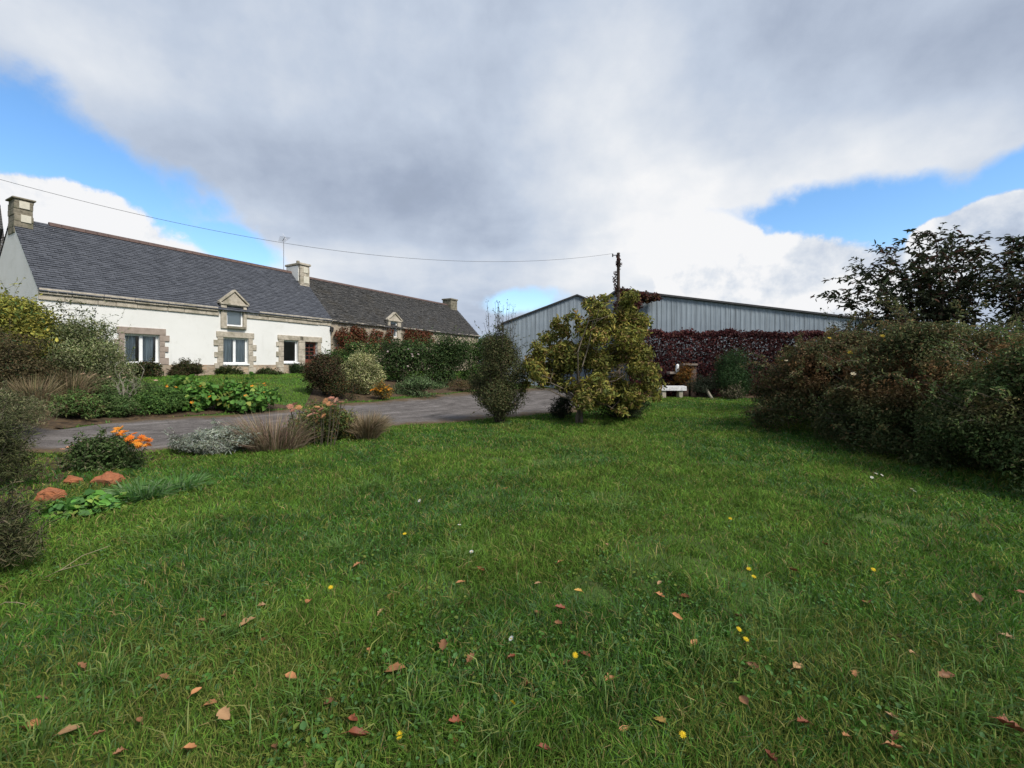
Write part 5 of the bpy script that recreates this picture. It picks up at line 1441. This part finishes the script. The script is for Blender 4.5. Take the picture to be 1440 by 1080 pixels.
def leaf_item(px, py, size_px, col, i):
    rnd = random.Random(900 + i); g = gp(px, py)
    zl = 0.038 + 0.02 * rnd.random()
    k = (g[1] - zl / EYE * g[1]) / g[1]
    x, y = g[0] * k, g[1] * k
    ln = size_px / FPX * y * 0.9; wdt = ln * rnd.uniform(0.42, 0.62)
    m = MB(); n = 8; curl = rnd.uniform(0.3, 1.1); V = []
    lob = rnd.uniform(0.05, 0.5)
    for j in range(n + 1):
        t = j / n; w = wdt * 0.5 * math.sin(PI * min(1, t ** 0.8)) ** 0.8 * (1 + lob * math.sin(j * 2.4 + i)) + 0.0008
        z = ln * (0.10 * math.sin(PI * t) + curl * 0.25 * (t - 0.5) ** 2 * 4)
        for sd in (-1, -0.5, 0, 0.5, 1): V.append(((t - 0.5) * ln, sd * w, z + curl * w * sd * sd))
    F = [(j * 5 + a, j * 5 + a + 1, j * 5 + 6 + a, j * 5 + 5 + a) for j in range(n) for a in range(4)]
    c = np.array(col) * rnd.uniform(0.8, 1.2)
    m.add(V, F, tuple(c)); m.tube([(-ln * 0.5, 0, V[2][2]), (-ln * 0.78, 0.02 * ln, V[2][2] - 0.01)], 0.0013, 4, tuple(c * 0.7))
    o = m.build('fallen_leaf', M['fallen'], None, smooth=True)
    o.location = (x, y, float(gz(x, y)) + zl); o.rotation_euler = (rnd.uniform(-.35, .35), rnd.uniform(-.35, .35), rnd.uniform(0, 2 * PI) if size_px < 25 else rnd.uniform(-0.5, 0.8))
    tag(o, SPECIAL.get((px, py), KIND[col]), 'leaf', 'fallen leaves on the lawn')


mm_, nt = new_mat('fallen_leaf')
a = N(nt, 'ShaderNodeAttribute', attribute_name='Col').outputs['Color']
v = objco(nt)
cc = mixc(nt, a, (0.5, 0.5, 0.5), ramp(nt, noise(nt, v, 40, 5, 0.7), [(0.3, (0, 0, 0)), (0.75, (0.8, 0.8, 0.8))]), 'OVERLAY')
cc = mixc(nt, cc, (0.05, 0.03, 0.02), ramp(nt, noise(nt, v, 25, 4, 0.7), [(0.58, (0, 0, 0)), (0.72, (0.8, 0.8, 0.8))]))
finish(nt, cc, 0.6, noise(nt, v, 60, 3), 0.002, 0.5)
M['fallen'] = mm_
for i, (a, b, c, d) in enumerate(LEAVES): leaf_item(a, b, c, d, i)

FL = [(569, 751, 'y'), (465, 827, 'y'), (1053, 802, 'y'), (1060, 813, 'y'), (1228, 800, 'y'), (1039, 885, 'y'), (1049, 899, 'y'), (809, 922, 'y'), (721, 990, 'y'), (960, 1034, 'y'), (562, 1035, 'y'), (1027, 728, 'y'), (719, 899, 'w'), (590, 703, 'w'), (646, 738, 'w'), (663, 776, 'w'),
      (1232, 668, 'w'), (1240, 670, 'w'), (1282, 687, 'w'), (1286, 690, 'w'), (1226, 672, 'w')]
FLAB = {(569, 751): 'bright yellow dandelion at left of centre', (465, 827): 'small yellow dandelion alone on the left lawn', (960, 1034): 'yellow dandelion at the bottom beside the yellow leaf', (1053, 802): 'upper of two close yellow dandelions on the right lawn', (1060, 813): 'lower of two close yellow dandelions on the right lawn',
        (590, 703): 'tall white seed head standing above the lawn left of centre', (809, 922): 'yellow dandelion bud on a thin stalk at lower centre', (562, 1035): 'pale yellow bud on a stalk at the bottom left of centre'}
for i, (px, py, k) in enumerate(FL):
    rng = np.random.default_rng(700 + i); hs = 0.10 if (px, py) != (590, 703) else 0.2
    g = gp(px, py); f = 1 - hs / EYE; x, y = g[0] * f, g[1] * f
    o = thing('dandelion' if k == 'y' else 'daisy', FLAB.get((px, py), 'small yellow dandelion in the lawn' if k == 'y' else 'small white daisy in the lawn'), 'flower', (x, y, float(gz(x, y))), 0, 'small flowers in the lawn')
    r = 0.013 + 0.0018 * y
    flower_head(o, (0, 0, hs), r, (0.75, 0.55, 0.03) if k == 'y' else (0.75, 0.74, 0.70), rng, petals=14 if k == 'y' else 12, eye=(0.6, 0.4, 0.03), cup=0.2, layers=2 if k == 'y' else 1)
    m = MB(); m.limb((rng.uniform(-.02, .02), 0.01, 0), (0, 0, hs), 0.0022, 0.0018, 4, 0.05, col=(0.08, 0.12, 0.04)); m.build('flower_stalk', M['leaf'], o)


# ================================================================== SKY
SUN_AZ, SUN_EL = R(132), R(46)          # clockwise from the viewing direction
world = bpy.data.worlds.new('World'); scene.world = world; world.use_nodes = True
wt = world.node_tree; wt.nodes.clear()


class E:
    """a scalar socket with arithmetic"""
    def __init__(s, k): s.k = k

    def _m(s, op, *o, clamp=False):
        n = N(wt, 'ShaderNodeMath', operation=op); n.use_clamp = clamp
        for i, a in enumerate((s,) + o):
            if isinstance(a, E): L(wt, a.k, n.inputs[i])
            else: n.inputs[i].default_value = a
        return E(n.outputs[0])

    def __add__(s, o): return s._m('ADD', o)
    __radd__ = __add__
    def __sub__(s, o): return s._m('SUBTRACT', o)
    def __rsub__(s, o): return (s * -1.0) + o
    def __mul__(s, o): return s._m('MULTIPLY', o)
    __rmul__ = __mul__
    def __truediv__(s, o): return s._m('DIVIDE', o)
    def mx(s, o): return s._m('MAXIMUM', o)
    def mn(s, o): return s._m('MINIMUM', o)
    def pw(s, o): return s._m('POWER', o)
    def ex(s): return s._m('EXPONENT')
    def clamp(s): return s._m('ADD', 0.0, clamp=True)

    def ss(s, a, b):
        n = N(wt, 'ShaderNodeMapRange', interpolation_type='SMOOTHSTEP')
        L(wt, s.k, n.inputs['Value']); n.inputs['From Min'].default_value = a; n.inputs['From Max'].default_value = b
        return E(n.outputs['Result'])


tcd = N(wt, 'ShaderNodeTexCoord').outputs['Generated']
sx = N(wt, 'ShaderNodeSeparateXYZ'); L(wt, tcd, sx.inputs[0])
dx, dy, dz = E(sx.outputs[0]), E(sx.outputs[1]), E(sx.outputs[2])
yy = dy.mx(0.08)
u, v = dx / yy, dz.mx(0.0) / yy                     # bearing and height in the half of the sky ahead
ahead = dy.ss(0.05, 0.3)


def comb(a, b, c=0.0):
    n = N(wt, 'ShaderNodeCombineXYZ')
    for i, q in enumerate((a, b, c)):
        if isinstance(q, E): L(wt, q.k, n.inputs[i])
        else: n.inputs[i].default_value = q
    return n.outputs[0]


den = dz.mx(0.0) + 0.16
cl = comb(dx / den, dy / den, 0.0)                 # the flat cloud deck seen from below


def wn(vec, scale, detail=6, rough=0.55, dist=0.0, off=0.0):
    mp = N(wt, 'ShaderNodeMapping'); mp.inputs['Location'].default_value = (off, off * 0.7, off * 1.3); L(wt, vec, mp.inputs['Vector'])
    return E(noise(wt, mp.outputs[0], scale, detail, rough, dist))


n_deck = wn(cl, 0.9, 5, 0.5, 0.2, 3.1)
n_mid = wn(cl, 2.4, 5, 0.52, 0.2, 8.2)
n_dir = wn(tcd, 4.5, 7, 0.58, 0.15, 1.7)
n_puff = wn(tcd, 13.0, 6, 0.6, 0.1, 5.5)
n_soft = wn(tcd, 2.6, 4, 0.5, 0.0, 12.5)


def ell(px, py, rx, ry, rot=0.0):
    """1 at the heart of an ellipse of sky, 0 on its rim, negative outside"""
    a, b = (px - CX) / FPX, (HY - py) / FPX
    c, s = math.cos(R(rot)), math.sin(R(rot))
    p = (u - a) * c + (v - b) * s; q = (v - b) * c - (u - a) * s
    d = (p * (FPX / rx)) * (p * (FPX / rx)) + (q * (FPX / ry)) * (q * (FPX / ry))
    return 1.0 - d._m('SQRT')


def gauss(px, py, rx, ry, rot=0.0):
    a, b = (px - CX) / FPX, (HY - py) / FPX
    c, s = math.cos(R(rot)), math.sin(R(rot))
    p = (u - a) * c + (v - b) * s; q = (v - b) * c - (u - a) * s
    d = (p * (FPX / rx)) * (p * (FPX / rx)) + (q * (FPX / ry)) * (q * (FPX / ry))
    return (d * -1.0).ex()


n_fine = wn(tcd, 34.0, 5, 0.6, 0.0, 2.2)
warp = (n_dir - 0.5) * 1.6 + (n_puff - 0.5) * 1.1 + (n_fine - 0.5) * 0.35
gapL = ell(70, 225, 330, 85, -27).mx(ell(-40, 170, 160, 110, 0)).mx(ell(325, 345, 90, 34, -22)) + warp * 0.55
gapR = ell(1230, 300, 235, 56, 6).mx(ell(1460, 232, 160, 40, 25)).mx(ell(1130, 310, 110, 30, -4)) + warp * 0.7
gapM = ell(728, 424, 74, 24, 5) + warp * 0.7
blueA = gapL.ss(-0.05, 0.42).mx(gapR.ss(-0.05, 0.45)).mx(gapM.ss(0.05, 0.6) * 0.9)
# bright heaped clouds low over the roofs cut into the gaps with crisp edges
heap = ell(60, 340, 230, 95, -14).mx(ell(180, 368, 150, 55, -14)).mx(ell(1110, 432, 165, 108, 0)).mx(ell(1010, 380, 90, 80, 0)).mx(ell(1400, 330, 130, 52, 18)) + warp * 0.42
heapm = heap.ss(-0.02, 0.09)
blueA = blueA * (1.0 - heapm)
blueB = (n_deck - 0.5 + (n_mid - 0.5) * 0.5).ss(0.06, 0.18)          # broken cloud in the rest of the sky
blue = blueA * ahead + blueB * (1.0 - ahead) * 0.8

bright = (0.56 + (n_deck - 0.5) * 0.45 + (n_mid - 0.5) * 0.4 + (n_soft - 0.5) * 0.5 + (n_dir - 0.5) * 0.45 + (n_puff - 0.5) * 0.16)
loc = (gauss(860, 130, 210, 170, 60) * 0.24 + gauss(1300, 215, 300, 75, 14) * 0.34 + gauss(1110, 400, 240, 95, 0) * 0.20 + gauss(90, 320, 300, 70, -12) * 0.5
       + gauss(600, 385, 420, 50, 0) * 0.22 + gauss(950, 300, 150, 90, 0) * 0.22 + gauss(330, 60, 260, 90, 0) * 0.08
       - gauss(560, 290, 300, 85, -8) * 0.17 - gauss(330, 210, 120, 120, -40) * 0.04 - gauss(1330, 60, 260, 110, 0) * 0.16 - gauss(720, 60, 70, 130, 0) * 0.10)
bright = (bright + loc * ahead + heapm * 0.12 * ahead + ((n_puff - 0.5) * 1.1 + (n_fine - 0.5) * 0.4) * heapm + 0.10 * heap.ss(0.5, 0.0) * heapm).clamp()
ccol = ramp(wt, bright.k, [(0.0, (0.26, 0.305, 0.38)), (0.35, (0.37, 0.435, 0.56)), (0.6, (0.545, 0.62, 0.745)), (0.85, (0.77, 0.81, 0.87)), (1.0, (0.93, 0.935, 0.95))])
sky = N(wt, 'ShaderNodeTexSky', sky_type='NISHITA')
sky.sun_disc = False; sky.sun_elevation = SUN_EL; sky.sun_rotation = SUN_AZ
sky.air_density = 1.0; sky.dust_density = 0.3; sky.ozone_density = 2.0
hs = N(wt, 'ShaderNodeHueSaturation'); hs.inputs['Saturation'].default_value = 1.2; L(wt, sky.outputs[0], hs.inputs['Color'])
b1 = N(wt, 'ShaderNodeBackground'); L(wt, hs.outputs[0], b1.inputs['Color']); b1.inputs['Strength'].default_value = 0.15
b2 = N(wt, 'ShaderNodeBackground'); L(wt, ccol, b2.inputs['Color']); b2.inputs['Strength'].default_value = 0.68
mxs = N(wt, 'ShaderNodeMixShader'); L(wt, (1.0 - blue.clamp()).k, mxs.inputs[0]); L(wt, b1.outputs[0], mxs.inputs[1]); L(wt, b2.outputs[0], mxs.inputs[2])
wo = N(wt, 'ShaderNodeOutputWorld'); L(wt, mxs.outputs[0], wo.inputs['Surface'])
world.cycles.sampling_method = 'MANUAL'; world.cycles.sample_map_resolution = 512

sd_ = bpy.data.lights.new('sun', 'SUN'); sd_.energy = 3.1; sd_.angle = R(16); sd_.color = (1.0, 0.95, 0.87)
so = bpy.data.objects.new('sun', sd_); COL.objects.link(so)
sdir = Vector((math.sin(SUN_AZ) * math.cos(SUN_EL), math.cos(SUN_AZ) * math.cos(SUN_EL), math.sin(SUN_EL)))
so.rotation_euler = sdir.to_track_quat('Z', 'Y').to_euler(); so.location = sdir * 50

# ================================================================== CAMERA
cd = bpy.data.cameras.new('camera'); cam = bpy.data.objects.new('camera', cd); COL.objects.link(cam)
cd.sensor_width = 36; cd.lens = 36 * FPX / 1440; cd.shift_y = -(540 - HY) / 1440
cd.clip_start = 0.05; cd.clip_end = 3000
cam.location = (0, 0, EYE); cam.rotation_euler = (R(90), 0, 0)
scene.camera = cam
vs = scene.view_settings
vs.view_transform = 'Standard'; vs.look = 'None'; vs.exposure = 0.55; vs.gamma = 1.0; vs.use_curve_mapping = False
scene.cycles.max_bounces = 6; scene.cycles.diffuse_bounces = 3; scene.cycles.transparent_max_bounces = 8
for o in bpy.data.objects:
    for k in ('_w', '_h'):
        if k in o: del o[k]
